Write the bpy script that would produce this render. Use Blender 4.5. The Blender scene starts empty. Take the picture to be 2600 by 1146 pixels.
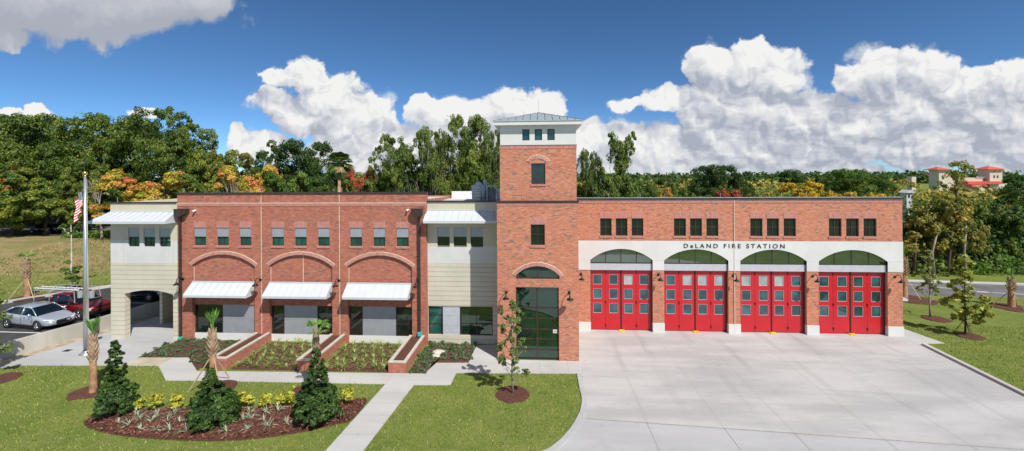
import bpy, bmesh, math, random
import numpy as np
from mathutils import Vector, Matrix
R = math.radians
sc = bpy.context.scene
COL = sc.collection

# ---------------------------------------------------------------- survey: the camera station and how a sighted point lies on the ground
F = 1100.0; CAMH = 10.8; YAW = math.atan(70 / F); ROLL = R(.35)
_c, _s, _cr, _sr = math.cos(YAW), math.sin(YAW), math.cos(ROLL), math.sin(ROLL)
def ray(px, py):
    a, b = px - 1300., 441. - py
    u = a * _cr + b * _sr; v = -a * _sr + b * _cr
    return (-_s * F + u * _c, _c * F + u * _s, v)
def G(px, py, z=0.):
    d = ray(px, py); t = (z - CAMH) / d[2]
    return (d[0] * t, d[1] * t)
def P(px, py, Y):
    d = ray(px, py); t = Y / d[1]
    return (d[0] * t, CAMH + d[2] * t)

# ---------------------------------------------------------------- object helpers
ORIGIN = {}
def tag(o, label=None, cat=None, group=None, kind=None):
    if label: o['label'] = label
    if cat: o['category'] = cat
    if group: o['group'] = group
    if kind: o['kind'] = kind
    return o
def thing(name, loc, label, cat, group=None, rz=0.):
    o = bpy.data.objects.new(name, None); COL.objects.link(o)
    o.location = loc; o.rotation_euler.z = rz; o.empty_display_size = .2
    ORIGIN[o.name] = Vector(loc)
    return tag(o, label, cat, group)
class MB:
    """collects boxes, prisms and tubes; build() links them as one mesh object"""
    def __init__(s): s.v = []; s.f = []; s.m = []; s.uv = None
    def add(s, vs, fs, mi=0):
        n = len(s.v); s.v += [tuple(p) for p in vs]
        s.f += [tuple(i + n for i in f) for f in fs]; s.m += [mi] * len(fs); return s
    def box(s, x0, x1, y0, y1, z0, z1, mi=0):
        return s.add([(x0,y0,z0),(x1,y0,z0),(x1,y1,z0),(x0,y1,z0),(x0,y0,z1),(x1,y0,z1),(x1,y1,z1),(x0,y1,z1)],
                     [(0,3,2,1),(4,5,6,7),(0,1,5,4),(1,2,6,5),(2,3,7,6),(3,0,4,7)], mi)
    def prism(s, poly, z0, z1, mi=0):        # vertical prism on a plan polygon
        n = len(poly)
        a = sum(poly[i][0]*poly[(i+1)%n][1]-poly[(i+1)%n][0]*poly[i][1] for i in range(n))
        if a < 0: poly = poly[::-1]
        return s.add([(x,y,z0) for x,y in poly]+[(x,y,z1) for x,y in poly],
              [tuple(range(n-1,-1,-1)), tuple(range(n,2*n))]+[(i,(i+1)%n,n+(i+1)%n,n+i) for i in range(n)], mi)
    def extr(s, prof, y0, y1, mi=0):         # profile in XZ, extruded along Y
        n = len(prof)
        a = sum(prof[i][0]*prof[(i+1)%n][1]-prof[(i+1)%n][0]*prof[i][1] for i in range(n))
        if a < 0: prof = prof[::-1]
        return s.add([(x,y0,z) for x,z in prof]+[(x,y1,z) for x,z in prof],
              [tuple(range(n)), tuple(range(2*n-1,n-1,-1))]+[(i,n+i,n+(i+1)%n,(i+1)%n) for i in range(n)], mi)
    def tube(s, pts, r, n=8, mi=0, cap=True):
        pts = [Vector(p) for p in pts]; rs = r if isinstance(r,(list,tuple)) else [r]*len(pts)
        vs = []; fs = []; prev = None
        for i, p in enumerate(pts):
            d = (pts[min(i+1,len(pts)-1)] - pts[max(i-1,0)]).normalized()
            if prev is None:
                up = Vector((0,0,1)) if abs(d.z) < .9 else Vector((1,0,0)); a = d.cross(up).normalized()
            else: a = (prev - d*prev.dot(d)).normalized()
            prev = a; b = d.cross(a)
            for k in range(n):
                t = 2*math.pi*k/n; vs.append(p + (a*math.cos(t)+b*math.sin(t))*rs[i])
        for i in range(len(pts)-1):
            for k in range(n):
                fs.append((i*n+k, i*n+(k+1)%n, (i+1)*n+(k+1)%n, (i+1)*n+k))
        if cap: fs += [tuple(range(n-1,-1,-1)), tuple(range((len(pts)-1)*n, len(pts)*n))]
        return s.add(vs, fs, mi)
    def lathe(s, prof, c=(0,0,0), n=20, mi=0):   # prof: (radius, z)
        vs = []; fs = []
        for r, z in prof:
            for k in range(n):
                t = 2*math.pi*k/n; vs.append((c[0]+r*math.cos(t), c[1]+r*math.sin(t), c[2]+z))
        for i in range(len(prof)-1):
            for k in range(n): fs.append((i*n+k, i*n+(k+1)%n, (i+1)*n+(k+1)%n, (i+1)*n+k))
        return s.add(vs, fs, mi)
    def build(s, name, mats, parent=None, smooth=False, bevel=0., org=None):
        me = bpy.data.meshes.new(name)
        o0 = Vector((0,0,0))
        if org is not None: o0 = Vector(org)
        elif parent is not None:
            p = parent
            while p is not None:
                if p.name in ORIGIN: o0 = ORIGIN[p.name]; break
                p = p.parent
        me.from_pydata([(v[0]-o0[0], v[1]-o0[1], v[2]-o0[2]) for v in s.v], [], s.f)
        for m in (mats if isinstance(mats,(list,tuple)) else [mats]): me.materials.append(m)
        if any(s.m): me.polygons.foreach_set('material_index', s.m)
        if smooth: me.polygons.foreach_set('use_smooth', [True]*len(s.f))
        me.update()
        o = bpy.data.objects.new(name, me); COL.objects.link(o)
        if parent is not None: o.parent = parent
        elif org is not None: o.location = org
        if bevel:
            b = o.modifiers.new('edge', 'BEVEL'); b.width = bevel; b.segments = 2; b.limit_method = 'ANGLE'
        return o
def quads_mesh(name, Q, mats, parent=None, mi=None, loc=None):
    """Q: (n,4,3) array of quads"""
    n = len(Q); me = bpy.data.meshes.new(name)
    me.vertices.add(4*n); me.vertices.foreach_set('co', np.asarray(Q, dtype=np.float32).ravel())
    me.loops.add(4*n); me.loops.foreach_set('vertex_index', np.arange(4*n, dtype=np.int32))
    me.polygons.add(n); me.polygons.foreach_set('loop_start', np.arange(0,4*n,4,dtype=np.int32))
    me.polygons.foreach_set('loop_total', np.full(n,4,dtype=np.int32))
    for m in (mats if isinstance(mats,(list,tuple)) else [mats]): me.materials.append(m)
    if mi is not None: me.polygons.foreach_set('material_index', np.asarray(mi,dtype=np.int32))
    me.update(calc_edges=True); me.validate()
    o = bpy.data.objects.new(name, me); COL.objects.link(o)
    if parent is not None: o.parent = parent
    if loc is not None: o.location = loc
    return o
KIDS = {}
def copy_tree(o, parent=None, name=None):
    c = o.copy(); COL.objects.link(c); c.parent = parent
    for ch in [x for x in sc.objects if x.parent == o] if o.name not in KIDS else KIDS[o.name]: copy_tree(ch, c)
    return c
def freeze(o):                                      # remembers the children so that copying stays quick
    ch = [x for x in o.children]; KIDS[o.name] = ch
    for k in ch: freeze(k)

# ---------------------------------------------------------------- node maths
class V:
    def __init__(s, t, k): s.t = t; s.k = k
    def _m(s, op, *a, clamp=False):
        n = s.t.nodes.new('ShaderNodeMath'); n.operation = op; n.use_clamp = clamp
        for i, x in enumerate((s,)+a):
            if isinstance(x, V): s.t.links.new(x.k, n.inputs[i])
            else: n.inputs[i].default_value = x
        return V(s.t, n.outputs[0])
    def __add__(s,o): return s._m('ADD',o)
    def __radd__(s,o): return s._m('ADD',o)
    def __sub__(s,o): return s._m('SUBTRACT',o)
    def __rsub__(s,o): return (s*-1.)+o
    def __mul__(s,o): return s._m('MULTIPLY',o)
    def __rmul__(s,o): return s._m('MULTIPLY',o)
    def __truediv__(s,o): return s._m('DIVIDE',o)
    def floor(s): return s._m('FLOOR')
    def fract(s): return s._m('FRACT')
    def abs(s): return s._m('ABSOLUTE')
    def gt(s,o): return s._m('GREATER_THAN',o)
    def lt(s,o): return s._m('LESS_THAN',o)
    def min(s,o): return s._m('MINIMUM',o)
    def max(s,o): return s._m('MAXIMUM',o)
    def clamp(s): return s._m('ADD',0.,clamp=True)
    def step(s,a,b):
        n = s.t.nodes.new('ShaderNodeMapRange'); n.interpolation_type='SMOOTHSTEP'
        s.t.links.new(s.k, n.inputs[0]); n.inputs[1].default_value=a; n.inputs[2].default_value=b
        return V(s.t, n.outputs[0])
def link(t, a, b):
    if isinstance(a, V): a = a.k
    t.links.new(a, b)
def comb(t, x, y, z=0.):
    n = t.nodes.new('ShaderNodeCombineXYZ')
    for i, q in enumerate((x,y,z)):
        if isinstance(q, V): t.links.new(q.k, n.inputs[i])
        else: n.inputs[i].default_value = q
    return n.outputs[0]
def sep(t, k):
    n = t.nodes.new('ShaderNodeSeparateXYZ'); t.links.new(k, n.inputs[0]); return [V(t, o) for o in n.outputs]
def noise(t, vec, scale, detail=3., rough=.55, dist=0., out=0):
    n = t.nodes.new('ShaderNodeTexNoise'); n.inputs['Scale'].default_value=scale; n.inputs['Detail'].default_value=detail
    n.inputs['Roughness'].default_value=rough; n.inputs['Distortion'].default_value=dist
    if vec is not None: link(t, vec, n.inputs['Vector'])
    return V(t, n.outputs[out])
def mixc(t, f, a, b, mode='MIX'):
    n = t.nodes.new('ShaderNodeMix'); n.data_type='RGBA'; n.blend_type=mode
    if isinstance(f,(int,float)): n.inputs[0].default_value=f
    else: link(t, f, n.inputs[0])
    for i, q in ((6,a),(7,b)):
        if isinstance(q,(tuple,list)): n.inputs[i].default_value=(*q[:3],1)
        else: link(t, q, n.inputs[i])
    return n.outputs[2]
def ramp(t, f, stops, interp='LINEAR'):
    n = t.nodes.new('ShaderNodeValToRGB'); link(t, f, n.inputs[0]); r = n.color_ramp; r.interpolation=interp
    while len(r.elements) < len(stops): r.elements.new(.5)
    for e, (p, c) in zip(r.elements, stops): e.position=p; e.color=(*c,1)
    return n.outputs[0]
def newmat(name):
    m = bpy.data.materials.new(name); m.use_nodes = True; t = m.node_tree
    return m, t, t.nodes['Principled BSDF']
def tex(t, which='Object'):
    n = t.nodes.new('ShaderNodeTexCoord'); return n.outputs[which]
def wpos(t): return t.nodes.new('ShaderNodeNewGeometry').outputs['Position']
def bump(t, b, h, strength=.3, dist=.02):
    n = t.nodes.new('ShaderNodeBump'); n.inputs['Strength'].default_value=strength; n.inputs['Distance'].default_value=dist
    link(t, h, n.inputs['Height']); t.links.new(n.outputs[0], b.inputs['Normal'])
def plain(name, col, rough=.6, metal=0., var=.12, scale=3., spec=.5, bmp=0., coat=0.):
    m, t, b = newmat(name)
    p = wpos(t)
    n1 = noise(t, p, scale, 4.)
    lo = tuple(c*(1-var) for c in col); hi = tuple(min(1,c*(1+var)) for c in col)
    link(t, mixc(t, n1.step(.3,.7), lo, hi), b.inputs['Base Color'])
    b.inputs['Roughness'].default_value=rough; b.inputs['Metallic'].default_value=metal
    b.inputs['Specular IOR Level'].default_value=spec
    b.inputs['Coat Weight'].default_value=coat
    if bmp: bump(t, b, noise(t, p, scale*12, 3.), .5, bmp)
    return m
def brick_mat(name, cols, mortar, course=.0677, length=.2032, vertical=False, mw=.1):
    m, t, b = newmat(name)
    g = t.nodes.new('ShaderNodeNewGeometry'); x, y, z = sep(t, g.outputs['Position']); nx, ny, nz = sep(t, g.outputs['True Normal'])
    side = nx.abs().gt(.7)
    h = x*(1.-side) + y*side
    # top faces use x and y
    top = nz.abs().gt(.7); zz = z*(1.-top) + y*top
    if vertical: h, zz = zz, h
    row = (zz*(1/course)).floor(); par = (row*.5).fract()
    q = h*(1/length) + par; colm = q.floor()
    n = t.nodes.new('ShaderNodeTexWhiteNoise'); n.noise_dimensions='2D'; link(t, comb(t, row*1.37, colm*1.91), n.inputs['Vector'])
    rnd = V(t, n.outputs['Value'])
    c = ramp(t, rnd, cols, 'CONSTANT')
    # slow drift of the batches
    big = noise(t, g.outputs['Position'], .35, 3.)
    c = mixc(t, (big.step(.35,.65))*.5, c, mixc(t, 1., c, (1.12,.97,.9), 'MULTIPLY'))
    strk = noise(t, comb(t, x*2.2, y*2.2, z*.18), 1., 4., .6); c = mixc(t, strk.step(.54,.74)*.22, c, mixc(t, 1., c, (.62,.60,.62), 'MULTIPLY'))
    fy = (zz*(1/course)).fract(); fx = q.fract()
    mor = (fy.lt(mw*1.15)).max(fx.lt(mw*.42))
    grime = noise(t, g.outputs['Position'], 2.2, 5., .65)
    mc = mixc(t, grime, tuple(k*.8 for k in mortar), mortar)
    link(t, mixc(t, mor, c, mc), b.inputs['Base Color'])
    b.inputs['Roughness'].default_value=.88; b.inputs['Specular IOR Level'].default_value=.25
    bump(t, b, (1.-mor)*.6 + rnd*.4, .5, .006)
    return m
def leaf_mat(name, cols, scale=.5, trans=.36, rough=.55):
    """leaves: the hue wanders through the crown and from leaf to leaf"""
    m, t, b = newmat(name)
    oi = t.nodes.new('ShaderNodeObjectInfo'); ge = t.nodes.new('ShaderNodeNewGeometry')
    p = ge.outputs['Position']
    n1 = noise(t, p, scale, 3.); isl = V(t, ge.outputs['Random Per Island']); rr = V(t, oi.outputs['Random'])
    f = ((n1-.5)*2.1 + .5 + (isl-.5)*.55 + (rr-.5)*.25).clamp()
    k = len(cols)
    c = ramp(t, f, [(i/(k-1), q) for i, q in enumerate(cols)])
    v = t.nodes.new('ShaderNodeHueSaturation'); link(t, c, v.inputs['Color']); link(t, isl*.7+.65, v.inputs['Value'])
    link(t, v.outputs[0], b.inputs['Base Color']); b.inputs['Roughness'].default_value=rough; b.inputs['Specular IOR Level'].default_value=.3
    tr = t.nodes.new('ShaderNodeBsdfTranslucent'); link(t, mixc(t, 1., v.outputs[0], (1.3,1.5,.5), 'MULTIPLY'), tr.inputs[0])
    mx = t.nodes.new('ShaderNodeMixShader'); mx.inputs[0].default_value=trans
    t.links.new(b.outputs[0], mx.inputs[1]); t.links.new(tr.outputs[0], mx.inputs[2])
    t.links.new(mx.outputs[0], t.nodes['Material Output'].inputs[0])
    return m
def glass_mat(name, tint, inner, ior=2.1, rough=.02, var=.5):
    m, t, b = newmat(name)
    p = wpos(t); n1 = noise(t, p, .9, 2.)
    link(t, mixc(t, n1.step(.35,.7), tuple(c*(1-var) for c in inner), inner), b.inputs['Base Color'])
    b.inputs['Roughness'].default_value=.5; b.inputs['Specular IOR Level'].default_value=0
    gl = t.nodes.new('ShaderNodeBsdfGlossy'); gl.inputs[0].default_value=(*tint,1); gl.inputs['Roughness'].default_value=rough
    fr = t.nodes.new('ShaderNodeFresnel'); fr.inputs[0].default_value=ior
    # panes are never quite flat
    bm = t.nodes.new('ShaderNodeBump'); bm.inputs['Strength'].default_value=.06; bm.inputs['Distance'].default_value=.05
    link(t, noise(t, p, .8, 1.), bm.inputs['Height']); t.links.new(bm.outputs[0], gl.inputs['Normal'])
    mx = t.nodes.new('ShaderNodeMixShader'); t.links.new(fr.outputs[0], mx.inputs[0])
    t.links.new(b.outputs[0], mx.inputs[1]); t.links.new(gl.outputs[0], mx.inputs[2]); t.links.new(mx.outputs[0], t.nodes['Material Output'].inputs[0])
    return m
# ---------------------------------------------------------------- materials
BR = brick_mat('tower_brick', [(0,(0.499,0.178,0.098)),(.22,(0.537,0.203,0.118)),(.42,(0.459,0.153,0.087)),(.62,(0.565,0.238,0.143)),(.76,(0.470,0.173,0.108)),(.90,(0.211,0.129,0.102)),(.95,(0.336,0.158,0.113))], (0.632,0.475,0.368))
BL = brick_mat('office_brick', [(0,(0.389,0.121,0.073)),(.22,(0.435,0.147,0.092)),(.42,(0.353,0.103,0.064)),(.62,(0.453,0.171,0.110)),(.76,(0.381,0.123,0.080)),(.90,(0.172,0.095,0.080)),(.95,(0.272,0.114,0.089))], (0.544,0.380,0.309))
BS = brick_mat('soldier_brick', [(0,(.44,.12,.095)),(.5,(.50,.16,.13)),(.8,(.36,.10,.08))], (.66,.52,.46), course=.0677, length=.21, vertical=True, mw=.2)
def siding_mat(name, col, groove):
    m, t, b = newmat(name); g = wpos(t); x, y, z = sep(t, g)
    f = (z*(1/.305)+.08).fract(); gr = f.lt(.075)
    n1 = noise(t, g, .7, 4.); n2 = noise(t, comb(t, x*3., y*3., z*.25), 1.5, 3.)
    c = mixc(t, n1.step(.3,.7), tuple(k*.94 for k in col), tuple(k*1.04 for k in col))
    c = mixc(t, n2.step(.55,.8)*.18, c, tuple(k*.72 for k in col))
    if groove: c = mixc(t, gr*.85, c, tuple(k*.42 for k in col)); bump(t, b, 1.-gr, .7, .012)
    link(t, c, b.inputs['Base Color']); b.inputs['Roughness'].default_value=.75; b.inputs['Specular IOR Level'].default_value=.3
    return m
CREAM = siding_mat('cream_panel', (.58,.535,.41), False)
CREAMS = siding_mat('cream_siding', (.585,.55,.44), True)
PALE = siding_mat('pale_grey_panel', (.62,.62,.61), False)
STUC = siding_mat('white_stucco', (.66,.655,.63), False)
STAIN = None
def stucco_stained():
    m, t, b = newmat('stained_white_base'); g = wpos(t); x, y, z = sep(t, g)
    n1 = noise(t, comb(t, x*1., y, z*.5), .55, 4.)
    n0 = noise(t, g, 5., 4.)
    c = mixc(t, n0, (.68,.67,.65), (.76,.76,.74))
    c = mixc(t, n1.step(.52,.72)*.5, c, (.74,.64,.40))
    link(t, c, b.inputs['Base Color']); b.inputs['Roughness'].default_value=.8
    return m
STAIN = stucco_stained()
GREYP = plain('grey_metal_panel', (.36,.38,.41), .45, .25, .06)
GREYL = plain('light_grey_panel', (.50,.52,.55), .5, .1, .05)
WMETAL = plain('white_metal_roofing', (.56,.59,.62), .38, .0, .03, 1.)
ZINC = plain('zinc_roofing', (.50,.54,.56), .35, .35, .05, 2.)
BRONZE = plain('dark_bronze', (.055,.038,.032), .45, .2, .2)
BLACKM = plain('black_metal', (.012,.012,.014), .35, .3, .2)
JOINT = plain('mortar_joint', (.72,.60,.46), .8)
RED = plain('red_door_paint', (.52,.009,.017), .38, 0., .06, 1.2, .5, coat=.3)
REDD = plain('door_seam', (.22,.006,.01), .6)
SEAL = plain('black_rubber', (.012,.012,.012), .8)
YEL = plain('yellow_paint', (.80,.52,.03), .5)
GL_UP = glass_mat('window_glass', (.55,.66,.62), (.012,.02,.02), 2.0)
GL_TEAL = glass_mat('teal_window_glass', (.6,.85,.78), (.018,.11,.095), 1.9)
GL_DOOR = glass_mat('bay_door_glass', (.78,.95,1.), (.035,.115,.14), 2.0, var=.7)
GL_DOORB = glass_mat('bay_door_glass_pale_room', (.78,.95,1.), (.42,.47,.46), 2.0, var=.35)
GL_ARCH = glass_mat('arch_glass', (.85,1.,.85), (.02,.04,.03), 3.2)
GL_LOB = glass_mat('lobby_glass', (.60,.78,.68), (.006,.028,.018), 2.3)
GREENP = plain('green_plastic', (.02,.55,.34), .5)
TEALP = plain('teal_plastic', (.03,.50,.48), .5)
WHITEP = plain('white_paint', (.80,.80,.78), .4)
LETTER = plain('dark_lettering', (.02,.018,.018), .5)
ROOFM = plain('roof_membrane', (.55,.55,.53), .8)
CAPST = plain('cast_stone_cap', (.54,.49,.42), .8, bmp=.004, var=.1)

def concrete_mat(name, col, dark, lanes=False):
    m, t, b = newmat(name); g = wpos(t); x, y, z = sep(t, g)
    a = noise(t, comb(t, x*.16, y*.62), 1.0, 5., .6)         # broom streaks and drying marks, long across the slope
    s2 = noise(t, comb(t, x*.5, y*2.6, 0.), .8, 4., .65)
    f = noise(t, g, 9., 5., .7)
    c = mixc(t, a.step(.35,.66), dark, col)
    c = mixc(t, s2.step(.57,.74)*.35, c, tuple(min(1,k*1.16) for k in col))
    c = mixc(t, s2.step(.42,.28)*.3, c, tuple(k*.86 for k in dark))
    c = mixc(t, f*.18, c, tuple(k*.7 for k in dark))
    st = noise(t, g, .33, 5., .7, .6); c = mixc(t, st.step(.56,.70)*.28, c, tuple(k*.74 for k in dark))
    sp = noise(t, g, 2.6, 2.); c = mixc(t, sp.step(.70,.76)*.35, c, tuple(k*.6 for k in dark))
    if lanes:
        tl = None
        for xc in (5.5,10.45,15.45,20.5):
            for o_ in (-.95,.95):
                q = 1.-((x-(xc+o_)+(a-.5)*.8).abs()).step(.10,.32); tl = q if tl is None else tl.max(q)
        c = mixc(t, tl*(y.step(15.,28.))*noise(t, comb(t, x*1.5, y*.25), 1., 4.).step(.35,.65)*.30, c, tuple(k*.62 for k in dark))
    link(t, c, b.inputs['Base Color']); b.inputs['Roughness'].default_value=.82; b.inputs['Specular IOR Level'].default_value=.3
    bump(t, b, noise(t, g, 60., 3.), .25, .004)
    return m
CONC = concrete_mat('apron_concrete', (.515,.503,.495), (.40,.394,.392), True)
CONCL = concrete_mat('fresh_concrete', (.47,.47,.475), (.41,.41,.415))
CONCW = concrete_mat('walk_concrete', (.53,.52,.505), (.455,.45,.44))
CONCD = concrete_mat('wall_concrete', (.52,.50,.45), (.40,.38,.33))
CURB = concrete_mat('kerb_concrete', (.58,.56,.52), (.46,.44,.41))
DIRT = plain('sandy_dirt', (.38,.31,.23), .95, var=.3, scale=2., bmp=.01)
TANC = plain('discoloured_concrete', (.46,.41,.31), .9, var=.16, scale=1.2)
ASPH = plain('asphalt', (.052,.050,.050), .85, var=.25, scale=1.5, bmp=.004)
ASPHR = plain('worn_asphalt', (.15,.145,.145), .85, var=.18, scale=.5, bmp=.003)
JD = plain('saw_cut', (.34,.32,.30), .9)
SEAMW = plain('seam_white', (.49,.52,.55), .5)
def grass_mat():
    m, t, b = newmat('lawn'); g = wpos(t); x, y, z = sep(t, g)
    n1 = noise(t, g, .55, 4.); n2 = noise(t, g, 3.2, 5., .7); n3 = noise(t, g, 14., 4., .7)
    c = mixc(t, n1.step(.3,.7), (.14,.20,.037), (.21,.25,.056))
    c = mixc(t, n2.step(.47,.70)*.65, c, (.29,.25,.105))
    c = mixc(t, n3.step(.45,.7)*.45, c, (.07,.11,.018))
    # the dry bank beyond the car park
    far = (y - (x+40.)*.25).step(40.,44.)*(x*-1.).step(20.,26.)
    nd = noise(t, comb(t, x*.35, y*.8, z), .5, 5., .65)
    dry = mixc(t, nd.step(.42,.58), (.40,.27,.15), (.24,.235,.085)); dry = mixc(t, noise(t, comb(t, x*.25, y*1.2, z*2.), 1.3, 5., .7).step(.5,.62)*.5, dry, (.44,.33,.18))
    dry = mixc(t, n3.step(.45,.62)*.6, dry, (.15,.12,.05)); dry = mixc(t, noise(t, comb(t, x*1.2, y*3.5, z*6.), 1., 5., .75).step(.52,.60)*.55, dry, (.13,.14,.045))
    c = mixc(t, far*.92, c, dry)
    wood = (y.step(53.,55.)*(x*-1.).step(-100.,-20.)).max(0.)
    leaf = (y-57.).step(0.,3.)*(x+23.).step(-2.,2.)*0. 
    litter = mixc(t, n2, (.045,.038,.02), (.09,.085,.03))  # dark leaf litter on the ground under the oaks
    c = mixc(t, (y.step(53.5,55.))*(1.-y.step(60.,62.))*(x*-1.).step(15.,25.), c, litter)
    link(t, c, b.inputs['Base Color']); b.inputs['Roughness'].default_value=.9; b.inputs['Specular IOR Level'].default_value=.15
    bump(t, b, n3 + n2*1.5, .9, .06)
    return m
LAWN = grass_mat()
def mulch_mat():
    m, t, b = newmat('bark_mulch'); g = wpos(t); x, y, z = sep(t, g)
    n1 = noise(t, g, 9., 4., .7, 1.2); n2 = noise(t, comb(t, x*22., y*45., 0.), 1., 3., .7); n3 = noise(t, g, 1.3, 3.)
    c = ramp(t, n1*.55+n2*.45, [(.32,(.025,.010,.007)),(.46,(.095,.034,.022)),(.56,(.17,.062,.040)),(.68,(.33,.155,.10))])
    c = mixc(t, n3.step(.4,.7)*.4, c, (.10,.045,.035))
    link(t, c, b.inputs['Base Color']); b.inputs['Roughness'].default_value=.9
    bump(t, b, n1+n2, 1., .05)
    return m
MULCH = mulch_mat()
CHIP = leaf_mat('bark_chip', [(.05,.018,.012),(.16,.06,.04),(.30,.14,.09)], 4., 0.)
BLADE = leaf_mat('grass_blade', [(.11,.185,.027),(.20,.28,.047),(.31,.35,.085),(.41,.36,.155)], 1.2, .3)
BARK = plain('bark', (.085,.065,.05), .95, var=.35, scale=1.5, bmp=.02)
BARKL = plain('pale_bark', (.30,.26,.21), .9, var=.3, scale=2., bmp=.01)
LUMBER = plain('lumber_stake', (.50,.38,.22), .8, var=.15)
L_OAK = leaf_mat('oak_leaf', [(0.041,0.081,0.015),(0.086,0.142,0.025),(0.160,0.219,0.037),(0.246,0.287,0.061)], .30)
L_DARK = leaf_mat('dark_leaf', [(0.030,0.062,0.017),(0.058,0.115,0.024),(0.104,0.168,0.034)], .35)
L_MID = leaf_mat('mid_leaf', [(0.059,0.124,0.022),(0.117,0.199,0.031),(0.215,0.286,0.051)], .4)
L_YG = leaf_mat('yellow_green_leaf', [(.06,.11,.02),(.11,.17,.03),(.19,.24,.04),(.34,.33,.05)], .45)
L_FALL = leaf_mat('turning_leaf', [(.16,.22,.03),(.36,.38,.05),(.58,.47,.07),(.68,.32,.10),(.66,.16,.14)], .55)
L_GOLD = leaf_mat('golden_leaf', [(.30,.24,.03),(.55,.38,.04),(.66,.42,.06)], .5)
L_AMB = leaf_mat('amber_leaf', [(0.275,0.213,0.037),(0.575,0.312,0.062),(0.625,0.275,0.075)], .5)
L_RED = leaf_mat('red_leaf', [(0.260,0.130,0.039),(0.546,0.104,0.065),(0.650,0.130,0.117)], .6)
L_OLIVE = leaf_mat('olive_leaf', [(0.075,0.112,0.025),(0.178,0.196,0.045),(0.374,0.299,0.063),(0.561,0.374,0.089)], .4)
L_SHRUB = leaf_mat('glossy_shrub_leaf', [(.022,.050,.011),(.045,.092,.018),(.10,.17,.035)], 1.6, .2, .45)
L_CREPE = leaf_mat('small_tree_leaf', [(.12,.18,.05),(.21,.26,.08),(.34,.35,.13)], 2., .35)
L_VAR = leaf_mat('variegated_blade', [(.15,.22,.05),(.30,.37,.11),(.50,.53,.24)], 3., .3)
L_STRIPE = leaf_mat('pale_striped_blade', [(.20,.27,.16),(.40,.46,.33),(.56,.60,.45)], 3., .2)
L_LEMON = leaf_mat('lemon_leaf', [(.22,.27,.03),(.45,.44,.05),(.66,.60,.10)], 3., .25)
L_JUN = leaf_mat('blue_green_leaf', [(.06,.12,.035),(.11,.18,.07),(.16,.20,.16)], 2.5, .2)
L_PALM = leaf_mat('palm_leaf', [(0.078,0.195,0.039),(0.156,0.312,0.065),(0.312,0.416,0.104)], 1.5, .25)
L_YEL = leaf_mat('yellowing_leaf', [(.20,.22,.05),(.38,.38,.08),(.58,.54,.12)], 2.5, .35)
L_PALMF = leaf_mat('far_palm_leaf', [(.06,.10,.02),(.11,.16,.035),(.20,.23,.07)], 1., .2)
L_PALMD = leaf_mat('palm_skirt', [(.20,.14,.07),(.34,.25,.13)], 1.5, .1)
L_MOSS = leaf_mat('hanging_moss', [(.16,.17,.12),(.28,.28,.2)], 1.5, .2)
SOILW = plain('undergrowth_floor', (.03,.035,.015), 1.)
# ---------------------------------------------------------------- camera
cam = bpy.data.cameras.new('camera'); co = bpy.data.objects.new('camera', cam); COL.objects.link(co); sc.camera = co
cam.sensor_width = 36.; cam.lens = 36.*F/2600.; cam.clip_end = 6000.; cam.clip_start = .1
cam.shift_y = (441.-573.)/2600.
co.location = (0,0,CAMH)
co.matrix_world = Matrix.Translation((0,0,CAMH)) @ Matrix.Rotation(YAW,4,'Z') @ Matrix.Rotation(R(90),4,'X') @ Matrix.Rotation(-ROLL,4,'Z')
# ---------------------------------------------------------------- sun and sky
SD = Vector((.88,-1.,1.5)).normalized()
sun = bpy.data.lights.new('sun','SUN'); sun.energy = 4.4; sun.angle = R(.53); sun.color = (1.,.955,.88)
so = bpy.data.objects.new('sun', sun); COL.objects.link(so); so.rotation_euler = SD.to_track_quat('Z','Y').to_euler(); so.location=(30,-30,60)
w = bpy.data.worlds.new('World'); sc.world = w; w.use_nodes = True; t = w.node_tree
sky = t.nodes.new('ShaderNodeTexSky'); sky.sky_type='NISHITA'; sky.sun_disc=False
sky.sun_elevation = math.asin(SD.z); sky.sun_rotation = math.atan2(SD.x, SD.y); sky.air_density=.45; sky.dust_density=.2; sky.ozone_density=6.
dx, dy, dz = sep(t, t.nodes.new('ShaderNodeTexCoord').outputs['Generated'])
yy = dy.max(.12)
K = 11.
pu = dx/yy*K; pv = dz/yy*K
def cw(px, py):
    d = ray(px, py); return d[0]/d[1]*K, d[2]/d[1]*K, F/d[1]
pvec = comb(t, pu, pv)
nz_ = t.nodes.new('ShaderNodeTexNoise'); nz_.inputs['Scale'].default_value=.9; nz_.inputs['Detail'].default_value=4.; nz_.inputs['Roughness'].default_value=.6
link(t, pvec, nz_.inputs['Vector'])
def vm(op, a, b=None, c=None, scale=None):
    n = t.nodes.new('ShaderNodeVectorMath'); n.operation = op
    for i, q in enumerate((a,b,c)):
        if q is None: continue
        if isinstance(q, tuple): n.inputs[i].default_value = q
        else: link(t, q, n.inputs[i])
    if scale is not None: n.inputs['Scale'].default_value = scale
    return n.outputs['Value'] if op=='LENGTH' else n.outputs['Vector']
wob = vm('MULTIPLY', vm('SUBTRACT', nz_.outputs['Color'], (.5,.5,.5)), (1.05,.85,0.))
pw = vm('ADD', pvec, wob)
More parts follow.
